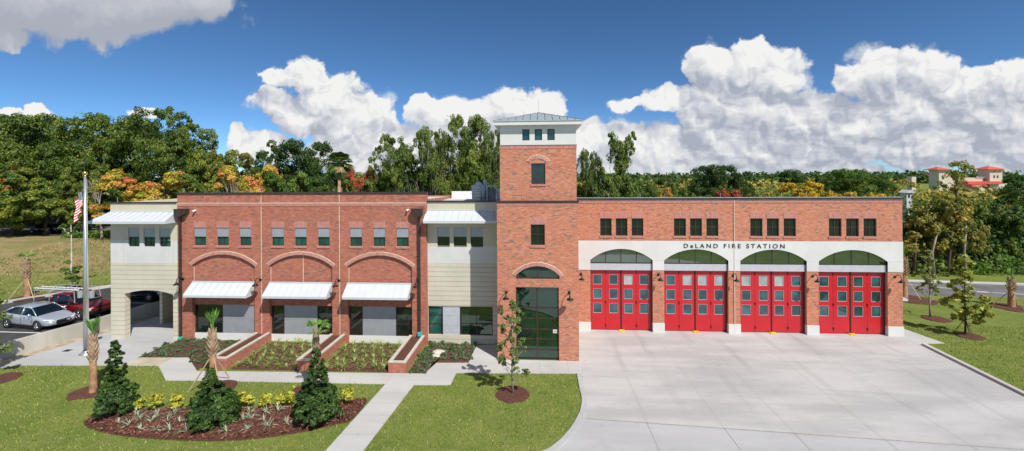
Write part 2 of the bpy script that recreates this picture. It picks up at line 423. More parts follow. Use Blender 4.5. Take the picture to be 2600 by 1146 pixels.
BLOBS = [  # px, py, rx, ry of the cloud masses
 (120,10,290,78),(330,20,260,72),(230,62,180,60),(520,5,80,50),(25,92,75,42),
 (95,290,45,22),(20,300,55,20),(370,286,38,12),
 (775,195,62,55),(700,198,55,24),(850,235,80,62),(945,290,75,68),(690,262,62,42),(760,300,75,55),(880,330,95,75),(960,370,110,60),(860,395,105,52),
 (610,345,28,28),(680,375,100,40),(1085,280,52,50),(1110,345,75,75),(1190,290,75,48),(1290,275,85,48),(1370,275,75,48),(1240,360,120,70),(1010,420,190,45),(1005,365,80,62),(835,268,95,55),(1165,300,95,55),
 (1480,370,75,65),(1590,360,70,58),(1560,440,120,55),(1690,425,110,48),
 (1590,262,55,22),(1690,255,62,34),(1800,165,62,62),(1900,160,90,58),(1980,190,80,70),(1830,240,90,42),(1930,270,110,90),(1780,300,70,45),
 (2060,300,130,75),(2170,200,62,52),(2260,180,95,70),(2360,190,85,68),(2330,260,150,90),(2470,220,100,62),(2560,210,95,60),(2500,300,170,85),(2160,320,160,70),
 (1700,380,110,70),(1880,370,170,62),(2080,385,190,55),(2350,370,230,60),(2560,380,150,55),(1800,430,200,38),(2100,440,160,28),(2560,440,120,28)]
def env(vec):
    acc = None
    for px, py, rx, ry in BLOBS:
        cx_, cy_, k = cw(px, py); ax, ay = 100./(rx*k), 100./(ry*k)
        l = V(t, vm('LENGTH', vm('MULTIPLY_ADD', vec, (ax,ay,0.), (-cx_*ax,-cy_*ay,0.))))
        acc = l if acc is None else acc._m('SMOOTH_MIN', l, .18)
    return 1.-acc
def _unused(vec):
    n = t.nodes.new('ShaderNodeTexVoronoi'); n.voronoi_dimensions='2D'; n.feature='F1'
    n.inputs['Scale'].default_value=2.0; n.inputs['Detail'].default_value=3.; n.inputs['Roughness'].default_value=.52; n.inputs['Lacunarity'].default_value=2.3
    n.normalize = False
    link(t, vec, n.inputs['Vector']); return V(t, n.outputs['Distance'])
fine = vm('ADD', pw, vm('MULTIPLY', vm('SUBTRACT', noise(t, pvec, 5., 3., .65, out=1), (.5,.5,.5)), (.15,.15,0.)))
def vo(v, sc_):
    n = t.nodes.new('ShaderNodeTexVoronoi'); n.voronoi_dimensions='2D'; n.feature='F1'; n.inputs['Scale'].default_value=sc_
    link(t, v, n.inputs['Vector']); q=V(t,n.outputs['Distance']); return q*q
def bb(v, sc_, det): return vo(v,.95)*.62 + vo(v,2.3)*.40 + vo(v,5.3)*.24
LO = (.10,.16,0.)
E0 = env(pw); B0 = bb(fine,1.5,3.); B1 = bb(vm('ADD', fine, LO),1.5,3.)
E1 = env(vm('ADD', pw, (.22,.60,0.)))
vv = pv
grayish = (vv.step(3.1,3.9))*((pu*-1.).step(6.2,8.5))
F0 = E0*1.5 + (noise(t, pvec, .62, 2.)-.5)*.75*(1.-grayish) - (B0-.30)*.86*(1.-grayish*.85)
soft = noise(t, pvec, 1.1, 6., .62)
mask = (F0-grayish*.12+(soft-.5)*grayish*.8).step(-.03,.26)*(1.-grayish) + (F0+(soft-.5)*.7).step(-.05,.45)*grayish
wisp = (E0*1.1+(soft-.5)*2.6).step(-.05,.6)*.65
mask = mask.max(wisp)
small = (B1-B0)*.75; large = (E0-E1)*.62
str_ = noise(t, comb(t, pu*.32, pv*1.7), 1.5, 5., .62)
low = (1.-vv.step(.9,3.0))*pu.step(2.2,4.5)
thick = F0.step(0.,.5)
shd = (.53 + small*1.9*(1.-grayish*.8) + large - (str_.step(.40,.62))*low*.34 - pu.step(1.,6.)*.06 - grayish*.45 + (soft-.5)*.70).clamp()
ccol = ramp(t, shd, [(0.,(3.4,3.7,4.4)),(.35,(4.7,4.95,5.5)),(.62,(6.0,6.12,6.4)),(.85,(6.9,6.95,7.0)),(1.,(7.6,7.6,7.5))])
ccol = mixc(t, grayish*.55, ccol, (3.4,3.6,4.1))
# broken cloud over the rest of the sky
wn = noise(t, comb(t, dx, dy, dz*1.8), 2.3, 5., .6)
rest = wn.step(.50,.60)*(1.-dy.step(-.1,.12))*dz.step(.0,.12)
w.cycles.sampling_method='MANUAL'; w.cycles.sample_map_resolution=256
hsv = t.nodes.new('ShaderNodeHueSaturation'); hsv.inputs['Saturation'].default_value=1.05
link(t, mixc(t, 1., sky.outputs[0], (1.06,1.20,1.15), 'MULTIPLY'), hsv.inputs['Color'])
final = mixc(t, mask*dy.step(.12,.3)*dz.step(-.02,0.), hsv.outputs[0], ccol)
final = mixc(t, rest*.85, final, (6.,6.1,6.3))
bg = t.nodes['Background']; link(t, final, bg.inputs[0]); bg.inputs[1].default_value = .10
sc.view_settings.view_transform='Standard'; sc.view_settings.look='None'; sc.view_settings.exposure=.24; sc.view_settings.gamma=1.
sc.cycles.max_bounces = 6; sc.cycles.diffuse_bounces=3; sc.cycles.glossy_bounces=3; sc.cycles.transparent_max_bounces=4
sc.cycles.use_denoising = True
# ================================================================ SETTING
def ss(a, b, x):
    t_ = np.clip((x-a)/(b-a), 0, 1); return t_*t_*(3-2*t_)
def ground_h(X, Y):
    X = np.asarray(X, float); Y = np.asarray(Y, float)
    yk = np.interp(X, [-60.,-46.,-41.8,-38.2,-36.], [16.,27.2,33.8,38.7,46.2]); yb = Y-(X+40)*.25
    rise = .66*np.clip(Y-yk+1.,0,1)*(X<-29)
    return rise + 2.1*np.clip((yb-38.6)/15.,0,1)*ss(18,27,-X)
def ground():
    xs = np.unique(np.concatenate([np.linspace(-900,-90,18),np.linspace(-90,-64,10),np.linspace(-62,-25,38),np.linspace(-24,60,43),np.linspace(60,900,16)]))
    ys = np.unique(np.concatenate([np.linspace(-160,10,12),np.linspace(10,90,81),np.linspace(90,1800,22)]))
    XX, YY = np.meshgrid(xs, ys); Z = ground_h(XX, YY)
    nx, ny = len(xs), len(ys)
    v = np.stack([XX.ravel(), YY.ravel(), Z.ravel()],1)
    f = [(j*nx+i, j*nx+i+1, (j+1)*nx+i+1, (j+1)*nx+i) for j in range(ny-1) for i in range(nx-1)]
    me = bpy.data.meshes.new('ground'); me.from_pydata(v.tolist(), [], f); me.materials.append(LAWN)
    me.polygons.foreach_set('use_smooth',[True]*len(f))
    o = bpy.data.objects.new('ground', me); COL.objects.link(o); tag(o, kind='structure')
ground()
SLABS = []
def slab(name, poly, z1, m, z0=-.08):
    SLABS.append(poly); return tag(MB().prism(poly, z0, z1).build(name, m), kind='structure')
def gp(*pts, z=0.): return [G(x, y, z) for x, y in pts]
# the apron before the bays, its kerbs and its saw cuts
apl = gp((1469,916),(1476,950),(1483,985),(1490,1012),(1490,1030),(1486,1050),(1474,1075),(1458,1100),(1436,1125),(1405,1150))
apl = [(2.2,30.3),(2.2,25.2)] + apl[1:]
a9 = apl[-1]; tail = [(a9[0]-1.5,a9[1]-.95),(a9[0]-4.,a9[1]-1.8),(a9[0]-8.,a9[1]-2.2),(-60.,a9[1]-2.4)]
right_kerb = gp((2340,877),(2600,1007)); rk0, rk1 = right_kerb
rk2 = (rk1[0]-.1, rk1[1]-3.); rk = [rk0, rk1, rk2, (rk2[0]+1.2,rk2[1]-2.4), (rk2[0]+4,rk2[1]-4.2),(rk2[0]+9,rk2[1]-4.8),(90.,rk2[1]-5.)]
j1, j2, j3 = gp((1489,1064),(1997,1098.6),(2600,1143))
apron = apl[:6]+[j1, j2, j3, rk1, rk0, G(2292,857), (23.66,30.3)]
# keep the kerb-side boundary: the slab ends at the lighter flare
flare = [j1]+apl[5:]+tail+[(-60.,2.),(13.,2.),(20.,7.5),(90.,7.5),(90.,rk2[1]-5.)]+rk[::-1][1:5]+[rk1, j3, j2]
slab('apron', apron, .016, CONC)
slab('street_apron', flare, .010, CONCL)
street = [(-400,2.),(13,2.),(7,-7.),(-400,-7.)]
slab('street', street, .008, ASPHR)
wedge = gp((2295,836),(2399,872.8),(2346,874)); slab('side_walk', [(23.68,30.4),wedge[0],wedge[1],wedge[2],rk0,G(2292,857)], .022, CONCW)
mk = MB()
kerb('far_kerb', [(7.,-7.),(13.,2.),(20.,7.5),(90.,7.5)], .3, .14, CURB, -1) if 'kerb' in globals() else None
def cut(p, q, w_=.016, z=.0195):
    (x0,y0),(x1,y1) = p, q; L = math.hypot(x1-x0,y1-y0); nx_, ny_ = -(y1-y0)/L*w_/2, (x1-x0)/L*w_/2
    mk.add([(x0+nx_,y0+ny_,z),(x1+nx_,y1+ny_,z),(x1-nx_,y1-ny_,z),(x0-nx_,y0-ny_,z)],[(0,3,2,1)])
for a_, b_ in (((1549,860),(1674,1146)),((1664,851.6),(1882,1146)),((1780,856),(2060,1146)),((1937,877),(2283,1146)),((2020,857),(2486,1146)),((2190,860),(2600,1087))):
    p, q = G(*a_), G(*b_); d = ((q[0]-p[0]),(q[1]-p[1])); cut(p, (p[0]+d[0]*1.5, p[1]+d[1]*1.5))
cut(j1, j3, .05)
for yy_ in (955., 903.): 
    p, q = G(1492,yy_), G(2330,yy_+ (50 if yy_>940 else 28)); cut(p, q, .012)
tag(mk.build('apron_joints', JD), kind='structure')
def kerb(name, line, w_=.16, h=.13, m=CURB, flip=1, label='structure'):
    a = [Vector((x,y)) for x,y in line]; vs=[]; fs=[]
    for i, p in enumerate(a):
        d = (a[min(i+1,len(a)-1)]-a[max(i-1,0)]).normalized(); n = Vector((-d.y,d.x))*flip
        q = p+n*w_
        vs += [(p.x,p.y,-.06),(p.x,p.y,h),(q.x,q.y,h),(q.x,q.y,-.06)]
    for i in range(len(a)-1):
        for k in range(4): fs.append((i*4+k,i*4+(k+1)%4,(i+1)*4+(k+1)%4,(i+1)*4+k))
    fs += [(0,1,2,3),tuple(range(len(vs)-1,len(vs)-5,-1))]
    return tag(MB().add(vs,fs).build(name, m), kind='structure')
kerb('apron_kerb', apl[2:]+tail, .24, .06, CONCL, -1)
kerb('apron_kerb', rk, .22, .14, CURB, 1)
# walks
walk = gp((500,943),(478.7,909.1),(350,909.4),(306,929.3),(400.6,929.8),(408,940.6),(420.8,967.5),(500,967.5),(978.5,976.5),(1050.8,978.8),(1143.7,978.8),(1158.5,948.5),(1475,950))
w2 = [(2.35,25.02),(-2.47,25.02),(-2.47,27.2)]+gp((1210,878),(1189.4,922.6),(1099.5,922.6),(1079,950))
slab('front_walk', walk+w2[:1]+w2[1:], .026, CONCW)
p0, p1, p2, p3 = gp((978.5,976.5),(826.6,1146),(922.5,1146),(1050.8,978.8))
ext = lambda a,b,k: (a[0]+(b[0]-a[0])*k, a[1]+(b[1]-a[1])*k)
slab('path', [p0, ext(p0,p1,2.1), ext(p3,p2,2.1), p3], .022, CONCW)
mk = MB()
for k in (.16,.34,.53,.80,1.15): cut(ext(p0,p1,k), ext(p3,p2,k), .02, .0255)
for px_ in (560,640,720,905,1000): cut(G(px_,943.5),G(px_+ (px_-1370)*.052*-1*-1,974),.016,.029)
for px_ in (1210,1290,1370,1440): cut(G(px_,920),G(px_-(1370-px_)*.07,949),.016,.029)
tag(mk.build('walk_joints', JD), kind='structure')
pz = gp((277.7,843.7),(204.7,865),(113.5,894),(67,908.5),(8,926.8),(-60,940),(-60,946),(40,929),(235,929.5),(306,929.3),(350,909.4),(448,868.5))
plaza = [(-26.6,45.),(-28.9,33.),(-29.5,30.)]+pz+[(-23.6,27.0),(-23.6,45.)]
slab('plaza', plaza, .021, CONCL)
slab('stained_walk', gp((352,908.6),(318,928.4),(404,929.0),(441,909.4)), .0295, TANC, .02)
strip = [(-28.,40.),(-29.45,33.),(-30.3,29.9),(-30.6,27.8),(-31.25,25.3),(-31.7,23.4),(-32.3,20.5)]+gp((-60,940),(8,926.8),(67,908.5),(113.5,894),(204.7,865),(277.7,843.7))+[(-29.5,30.),(-28.9,33.),(-26.9,42.)]
slab('dirt_strip', strip, .012, DIRT)
# car park, the road round it, back road on the right
LOTZ = .62
lot = [(-31.9,23.4),(-31.45,25.3),(-30.8,27.8),(-30.5,29.9),(-29.65,33.),(-28.2,40.),(-28.2,46.),(-36.,46.),(-38.2,38.4),(-41.8,33.6),(-46.,27.),(-60,16),(-60,10.),(-34.5,14.),(-32.5,20.5)]
tag(MB().prism(lot, -.05, LOTZ).build('car_park', ASPH), kind='structure')
mk = MB()
for yk in (26.2,29.85,32.75,35.6,38.4): mk.add([(-36.4,yk,LOTZ+.004),(-31.1,yk-.12,LOTZ+.004),(-31.1,yk-.02,LOTZ+.004),(-36.4,yk+.1,LOTZ+.004)],[(0,1,2,3)])
tag(mk.build('parking_lines', WHITEP), kind='structure')
cl = [(-60,16.2),(-46.,27.2),(-41.8,33.8),(-38.2,38.7),(-36.,46.2)]
k_ = MB()
for (xa,ya),(xb,yb_) in zip(cl,cl[1:]):
    d = Vector((xb-xa,yb_-ya)).normalized(); n = Vector((-d.y,d.x))*.32
    k_.add([(xa,ya,.3),(xb,yb_,.3),(xb+n.x,yb_+n.y,.3),(xa+n.x,ya+n.y,.3),(xa,ya,.80),(xb,yb_,.80),(xb+n.x,yb_+n.y,.80),(xa+n.x,ya+n.y,.80)],[(0,3,2,1),(4,5,6,7),(0,1,5,4),(1,2,6,5),(2,3,7,6),(3,0,4,7)])
tag(k_.build('car_park_kerb', CURB), kind='structure')
for i, (ya, yb_) in enumerate(((26.6,29.4),(29.9,32.4),(33.0,35.4))):
    tag(MB().box(-31.35+i*.45,-31.15+i*.45,ya+.25,yb_-.35,LOTZ,LOTZ+.13).build('wheel_stop', CURB, bevel=.02), ('concrete wheel stop in front of the silver sedan','concrete wheel stop in front of the red pickup','concrete wheel stop in front of the dark blue car')[i], 'wheel stop', 'wheel stops in the car park')
ret = MB()
wl = [(-34.3,14.),(-32.3,20.5),(-31.7,23.4),(-31.25,25.3),(-30.6,27.8),(-30.3,29.9),(-29.45,33.),(-28.,40.)]
vs=[];fs=[]
for i,(x,y) in enumerate(wl):
    d = Vector(wl[min(i+1,7)])-Vector(wl[max(i-1,0)]); d.normalize(); n=Vector((-d.y,d.x))*.22
    zt=.95
    vs += [(x,y,-.1),(x,y,zt),(x+n.x,y+n.y,zt),(x+n.x,y+n.y,-.1)]
for i in range(7):
    for k in range(4): fs.append((i*4+k,i*4+(k+1)%4,(i+1)*4+(k+1)%4,(i+1)*4+k))
fs += [(3,2,1,0),(28,29,30,31)]
tag(ret.add(vs,fs).build('retaining_wall', CONCD, bevel=.015), 'low pale concrete retaining wall between the parked cars and the plaza', 'wall')
rd = gp((2150,747),(2330,751),(2640,757),(2640,727),(2290,716),(2150,714)); rd = [rd[0],rd[1],rd[2],(95,rd[2][1]-.5),(95,rd[3][1]),rd[3],rd[4],rd[5]]
slab('road', rd, .012, ASPHR)
kerb('road_kerb', [(95,rd[5][1]-.2), rd[5], rd[6], rd[7]][0:1]+[rd[5],rd[6],rd[7]], .7, .10, CURB, -1)
mk = MB()
(xa,ya),(xb,yb_) = G(2300,722), G(2520,744)
cut((xa,ya),(xb,yb_),.14,.017); cut(G(2480,742),G(2640,750),.14,.017)
tag(mk.build('road_line', WHITEP), kind='structure')
# mulch beds
def mound(name, poly, h, m=MULCH, inner=.75, z=.03):
    cx_ = sum(p[0] for p in poly)/len(poly); cy_ = sum(p[1] for p in poly)/len(poly); n = len(poly)
    vs = [(x,y,z-.05) for x,y in poly]+[(x,y,z+.01) for x,y in poly]+[(cx_+(x-cx_)*inner,cy_+(y-cy_)*inner,z+h) for x,y in poly]+[(cx_,cy_,z+h)]
    fs = [(i,(i+1)%n,n+(i+1)%n,n+i) for i in range(n)]+[(n+i,n+(i+1)%n,2*n+(i+1)%n,2*n+i) for i in range(n)]+[(2*n+i,2*n+(i+1)%n,3*n) for i in range(n)]
    SLABS.append(poly); return tag(MB().add(vs,fs).build(name, m, smooth=False), kind='structure')
def smooth_poly(p, k=4):
    out=[]; n=len(p)
    for i in range(n):
        a,b,c,d=[Vector(p[(i+j-1)%n]) for j in range(4)]
        for s_ in range(k):
            u=s_/k; q=.5*((2*b)+(c-a)*u+(2*a-5*b+4*c-d)*u*u+(3*b-a-3*c+d)*u**3); out.append((q.x,q.y))
    return out
isl = smooth_poly(gp((213,1072),(229,1089.5),(296.7,1105.7),(409.6,1117),(538.6,1121),(651.4,1115),(764,1099),(861,1077),(893,1067),(932,1018.6),(909,1016),(870,1026),(760,1034),(651,1038),(522,1042),(425,1038),(335,1045),(250,1056)),3)
ISLAND = isl
mound('mulch_bed', isl, .09)
BED_L = gp((350,909.4),(478.7,909.1),(501,941.5))+[(-18.95,26.9),(-23.6,26.9)]
mound('mulch_bed', BED_L, .05, inner=.85)
BED_1 = [(-17.2,23.05),(-13.45,23.1),(-13.05,26.9),(-17.2,26.9)]; mound('mulch_bed', BED_1, .06, inner=.85)
BED_2 = [(-12.2,23.1),(-8.3,23.15),(-8.1,26.9),(-12.2,26.9)]; mound('mulch_bed', BED_2, .06, inner=.85)
BED_R = [(-7.2,23.15)]+gp((1079,950),(1099.5,922.6),(1189.4,922.6),(1210,878))+[(-7.0,27.2)]; mound('mulch_bed', BED_R, .05, inner=.85)
def ring(x, y, r, name='mulch_ring', sx=1., seed=0):
    rg = random.Random(seed+int(x*10)); n=18
    z0 = float(ground_h(x,y))
    o = mound(name, [(x+math.cos(2*math.pi*k/n)*r*sx*rg.uniform(.88,1.1), y+math.sin(2*math.pi*k/n)*r*rg.uniform(.88,1.1)) for k in range(n)], .05, z=z0+.03); return o
# bark chips and grass blades over the near ground
def inpoly(X, Y, poly):
    ins = np.zeros(len(X), bool); n = len(poly)
    for i in range(n):
        x0,y0 = poly[i]; x1,y1 = poly[(i+1)%n]
        c = ((y0>Y)!=(y1>Y)) & (X < (x1-x0)*(Y-y0)/((y1-y0) if y1!=y0 else 1e-9)+x0); ins ^= c
    return ins
def leaf_quads(P_, N_, size, rng, asp=1.6):
    """rhombic leaves at P_, roughly facing N_"""
    n = len(P_); a = rng.normal(size=(n,3)); a -= N_*np.sum(a*N_,1)[:,None]; a /= np.linalg.norm(a,axis=1)[:,None]+1e-9
    b = np.cross(N_, a); s = (size*rng.uniform(.6,1.35,n))[:,None] if np.isscalar(size) else size[:,None]
    a = a*s*.5*asp; b = b*s*.5
    return np.stack([P_-a, P_+b*.9-a*.1, P_+a, P_-b*.9-a*.1], 1)
rng = np.random.default_rng(7)
def scatter_chips(poly, n, z, seed, name='bark_chips'):
    rg = np.random.default_rng(seed); pa = np.array(poly); X = rg.uniform(pa[:,0].min(),pa[:,0].max(),n); Y = rg.uniform(pa[:,1].min(),pa[:,1].max(),n)
    k = inpoly(X,Y,poly); X=X[k]; Y=Y[k]; N_ = rg.normal(size=(len(X),3))*.45+[0,0,1]; N_/=np.linalg.norm(N_,axis=1)[:,None]
    Q = leaf_quads(np.stack([X,Y,np.full(len(X),z)],1),N_,.05,rg,2.6)
    tag(quads_mesh(name,Q,CHIP), 'reddish brown bark chips strewn over the planting bed', 'mulch', kind='stuff')
scatter_chips(ISLAND, 9000, .125, 3)
BLADED = leaf_mat('dry_blade', [(.13,.16,.04),(.26,.25,.09),(.42,.33,.17)], .8, .25)
def bank_tufts():
    n=40000; X=rng.uniform(-58,-26,n); Y=rng.uniform(34,53,n); yk=np.interp(X,[-60.,-46.,-41.8,-38.2,-36.],[16.,27.2,33.8,38.7,46.2])+.5; k=Y>yk; X=X[k]; Y=Y[k]; Z=ground_h(X,Y); m_=len(X)
    cl=np.sin(X*1.7+np.sin(Y*2.1)*2)*np.cos(Y*1.9+X*.6); k=rng.random(m_)<(.35+.6*(cl>.1)); X=X[k];Y=Y[k];Z=Z[k]; m_=len(X)
    h=rng.uniform(.05,.16,m_); a=rng.uniform(0,6.28,m_); w_=rng.uniform(.02,.05,m_); dx_=np.cos(a)*w_; dy_=np.sin(a)*w_; tx=rng.normal(0,.05,m_)
    Q=np.stack([np.stack([X-dx_,Y-dy_,Z],1),np.stack([X+dx_,Y+dy_,Z],1),np.stack([X+dx_*.4+tx,Y+dy_*.4,Z+h],1),np.stack([X-dx_*.4+tx,Y-dy_*.4,Z+h],1)],1)
    tag(quads_mesh('bank_grass',Q,BLADED),'rough tan and green grass tufts on the bank behind the car park','grass',kind='stuff')
def blades():
    n = 150000; X = rng.uniform(-34,34,n); Y = 10+rng.uniform(0,1,n)**.8*22
    k = np.ones(n,bool)
    for p in SLABS: k &= ~inpoly(X,Y,p)
    k &= ~((X<-30.3)&(Y>20)) & ~((X<1.2)&(X>-28.5)&(Y>25.))
    k &= ~((Y>24.9)&(X<2.4))
    X=X[k]; Y=Y[k]; m_=len(X)
    h = rng.uniform(.03,.085,m_)*(1+.6*(rng.random(m_)>.93)); a = rng.uniform(0,2*np.pi,m_); w_=rng.uniform(.010,.022,m_)
    dx_=np.cos(a)*w_; dy_=np.sin(a)*w_; tx=rng.normal(0,.03,m_); ty=rng.normal(0,.03,m_)
    Q=np.stack([np.stack([X-dx_,Y-dy_,np.zeros(m_)],1),np.stack([X+dx_,Y+dy_,np.zeros(m_)],1),np.stack([X+dx_*.3+tx,Y+dy_*.3+ty,h],1),np.stack([X-dx_*.3+tx,Y-dy_*.3+ty,h],1)],1)
    tag(quads_mesh('lawn_grass',Q,BLADE),'short green grass blades covering the front lawns','grass',kind='stuff')
# ================================================================ FIRE STATION
YT, YL, YB, YG = 25.05, 26.95, 27.25, 29.84
ST = thing('fire_station', (0, YL, 0), 'long red brick fire station with cream wings, square tower and four red bays', 'fire station')
def wall(name, x0, x1, z0, z1, Y, holes, mat, depth=.3, extra=None, reveal=True, label=None, thick=None):
    """front wall with real openings; a hole = (xa, xb, zbottom, ztop) or (..., rise) with a segmental head above ztop"""
    mb = MB(); cuts = {x0, x1}; H = []
    for h in holes:
        xa, xb, zb, zt = h[:4]; rise = h[4] if len(h) > 4 else 0
        if rise:
            hw = (xb-xa)/2; Rr = (hw*hw+rise*rise)/(2*rise); cx_ = (xa+xb)/2
            fn = (lambda x, cx_=cx_, Rr=Rr, zt=zt, rise=rise: zt+rise-Rr+math.sqrt(max(0,Rr*Rr-(x-cx_)**2)))
            xs = [xa+(xb-xa)*i/20 for i in range(21)]
        else: fn = (lambda x, zt=zt: zt); xs = [xa, xb]
        cuts |= set(round(q,5) for q in xs); H.append((xa, xb, zb, fn, xs))
    cs = sorted(round(q,5) for q in cuts)
    for a, b in zip(cs, cs[1:]):
        if b-a < 1e-4: continue
        mid = (a+b)/2; hs = sorted([h for h in H if h[0] < mid < h[1]], key=lambda h: h[2])
        ca, cb = z0, z0
        for h in hs:
            if h[2] > ca+1e-4: mb.add([(a,Y,ca),(b,Y,cb),(b,Y,h[2]),(a,Y,h[2])],[(0,1,2,3)])
            ca, cb = h[3](a), h[3](b)
        mb.add([(a,Y,ca),(b,Y,cb),(b,Y,z1),(a,Y,z1)],[(0,1,2,3)])
    if reveal:
        for xa, xb, zb, fn, xs in H:
            d = depth
            mb.add([(xa,Y,zb),(xa,Y+d,zb),(xa,Y+d,fn(xa)),(xa,Y,fn(xa))],[(0,1,2,3)])
            mb.add([(xb,Y,zb),(xb,Y,fn(xb)),(xb,Y+d,fn(xb)),(xb,Y+d,zb)],[(0,1,2,3)])
            if zb > z0+1e-3: mb.add([(xa,Y,zb),(xb,Y,zb),(xb,Y+d,zb),(xa,Y+d,zb)],[(0,1,2,3)])
            for p, q in zip(xs, xs[1:]): mb.add([(p,Y,fn(p)),(p,Y+d,fn(p)),(q,Y+d,fn(q)),(q,Y,fn(q))],[(0,1,2,3)])
    if extra: extra(mb)
    o = mb.build(name, mat, ST)
    if label: o['label'] = label
    return o
def bx(name, mat, x0, x1, y0, y1, z0, z1, parent=None, bevel=0., label=None):
    o = MB().box(x0,x1,y0,y1,z0,z1).build(name, mat, parent or ST, bevel=bevel)
    if label: o['label'] = label
    return o
def window(x0, x1, z0, z1, Y, vs=(), hs=(), glass=None, fw=.055, mw=.045, sill=None, header=None, recess=.12, name='window', frame=None):
    """frame mesh (the part) with glass, sill and brick header as sub-parts; Y is the wall face"""
    y0 = Y+recess-.03; mb = MB(); fm = frame or BRONZE
    mb.box(x0,x1,y0,y0+.07,z0,z0+fw); mb.box(x0,x1,y0,y0+.07,z1-fw,z1)
    mb.box(x0,x0+fw,y0+.001,y0+.069,z0+fw,z1-fw); mb.box(x1-fw,x1,y0+.001,y0+.069,z0+fw,z1-fw)
    for v in vs: mb.box(v-mw/2,v+mw/2,y0+.004,y0+.066,z0+fw,z1-fw)
    for h in hs: mb.box(x0+fw,x1-fw,y0+.007,y0+.063,h-mw/2,h+mw/2)
    w_ = mb.build(name, fm, ST)
    bx('glass', glass or GL_UP, x0+.02,x1-.02,y0+.035,y0+.045,z0+.02,z1-.02, w_)
    if sill: bx('sill', BS, x0-.04,x1+.04,Y-.05,Y+recess-.03,z0-sill,z0-.002, w_)
    if header: bx('header', BS, x0-.02,x1+.02,Y-.012,Y+.05,z1+.002,z1+header, w_)
    return w_
def arch_ring(cx_, hw, zs, rise, th, Y, name='brick_arch', extra=.08):
    """soldier-brick ring round a segmental head"""
    Rr = (hw*hw+rise*rise)/(2*rise); zc = zs+rise-Rr; a0 = math.asin(min(1,hw/Rr)); mb = MB(); n = max(10,int(2*a0*Rr/.075)); a0 += extra/Rr
    for k in range(n):
        t0, t1 = -a0+2*a0*k/n, -a0+2*a0*(k+1)/n; g = (t1-t0)*.10
        for (u0,u1,mi,yy_) in ((t0+g,t1-g,0,Y-.03),(t1-g,t1+g,1,Y-.022)):
            pr = [(cx_+math.sin(u)*r_, zc+math.cos(u)*r_) for u, r_ in ((u0,Rr),(u1,Rr),(u1,Rr+th),(u0,Rr+th))]
            mb.extr(pr, yy_, Y+.02, mi)
    # pale mortar bead over the ring
    for k in range(n):
        t0, t1 = -a0+2*a0*k/n, -a0+2*a0*(k+1)/n
        pr = [(cx_+math.sin(u)*r_, zc+math.cos(u)*r_) for u, r_ in ((t0,Rr+th),(t1,Rr+th),(t1,Rr+th+.03),(t0,Rr+th+.03))]
        mb.extr(pr, Y-.026, Y+.02, 1)
    return mb.build(name, [BS, JOINT], ST)
def awning(x0, x1, Y, zt, zb, proj, fas, hip=0., over=0., rib=.42, y_in=0.):
    """standing seam metal awning: slope, fascia, seams, soffit"""
    mb = MB(); yf = Y-proj
    xl = x0-over
    # slope
    mb.add([(x0,Y,zt),(x1,Y,zt),(x1,yf,zb+fas),(xl,yf,zb+fas)],[(3,2,1,0)])
    mb.add([(xl,yf,zb),(x1,yf,zb),(x1,yf,zb+fas),(xl,yf,zb+fas)],[(0,1,2,3)])
    mb.add([(x1,Y,zb),(x1,Y,zt),(x1,yf,zb+fas),(x1,yf,zb)],[(0,1,2,3)])
    if over:
        mb.add([(x0,Y,zt),(xl,yf,zb+fas),(xl,Y+4.5,zb+fas),(x0,Y+4.5,zt)],[(0,1,2,3)])
        mb.add([(xl,yf,zb),(xl,yf,zb+fas),(xl,Y+4.5,zb+fas),(xl,Y+4.5,zb)],[(0,1,2,3)])
        mb.add([(xl,yf,zb),(xl,Y+4.5,zb),(x0,Y+4.5,zb),(x0,Y,zb),(x1,Y,zb),(x1,yf,zb)],[(0,1,2,3,4,5)])
    else:
        mb.add([(x0,Y,zb),(x0,Y,zt),(xl,yf,zb+fas),(xl,yf,zb)],[(3,2,1,0)])
        mb.add([(x0,Y,zb),(x1,Y,zb),(x1,yf,zb),(xl,yf,zb)],[(3,2,1,0)])
    mb.box(x0-.01,x1+.01,Y-.035,Y+.01,zt-.005,zt+.07)
    sb = mb; n = int((x1-x0)/rib); 
    for k in range(n+1):
        x = x0+(x1-x0)*k/n; xf = xl+(x1-xl)*k/n; h = .025
        sb.add([(x-.009,Y-.03,zt),(x+.009,Y-.03,zt),(xf+.009,yf,zb+fas),(xf-.012,yf,zb+fas),(x-.012,Y-.03,zt+h),(x+.012,Y-.03,zt+h),(xf+.012,yf,zb+fas+h),(xf-.012,yf,zb+fas+h)],
               [(4,7,6,5),(0,4,5,1),(2,3,7,6)[::1],(0,3,7,4),(1,5,6,2)],1)
    o = mb.build('awning', [WMETAL,SEAMW], ST)
    return o
# ---- office wing, brick
bays = [(-22.72,-18.47),(-17.48,-13.30),(-12.28,-8.10)]
upw = [(-22.57,-21.75),(-21.01,-20.20),(-19.46,-18.67),(-17.30,-16.49),(-15.76,-14.97),(-14.23,-13.45),(-12.11,-11.32),(-10.58,-9.81),(-9.08,-8.29)]
def side_office(mb):
    mb.add([(-23.72,YL,0),(-23.72,38,0),(-23.72,38,8.9),(-23.72,YL+.5,9.2),(-23.72,YL+.5,9.58),(-23.72,YL,9.58)],[(5,4,3,2,1,0)])
    mb.add([(-7.17,YL,0),(-7.17,38,0),(-7.17,38,8.9),(-7.17,YL+.5,9.2),(-7.17,YL+.5,9.58),(-7.17,YL,9.58)],[(0,1,2,3,4,5)])
    mb.add([(-23.72,38,0),(-7.17,38,0),(-7.17,38,8.9),(-23.72,38,8.9)],[(3,2,1,0)])
wall('brick_wall', -23.72, -7.17, 0, 9.58, YL, [(a,b,0,4.93,.72) for a,b in bays]+[(a,b,6.22,7.39) for a,b in upw], BL, .36, side_office)
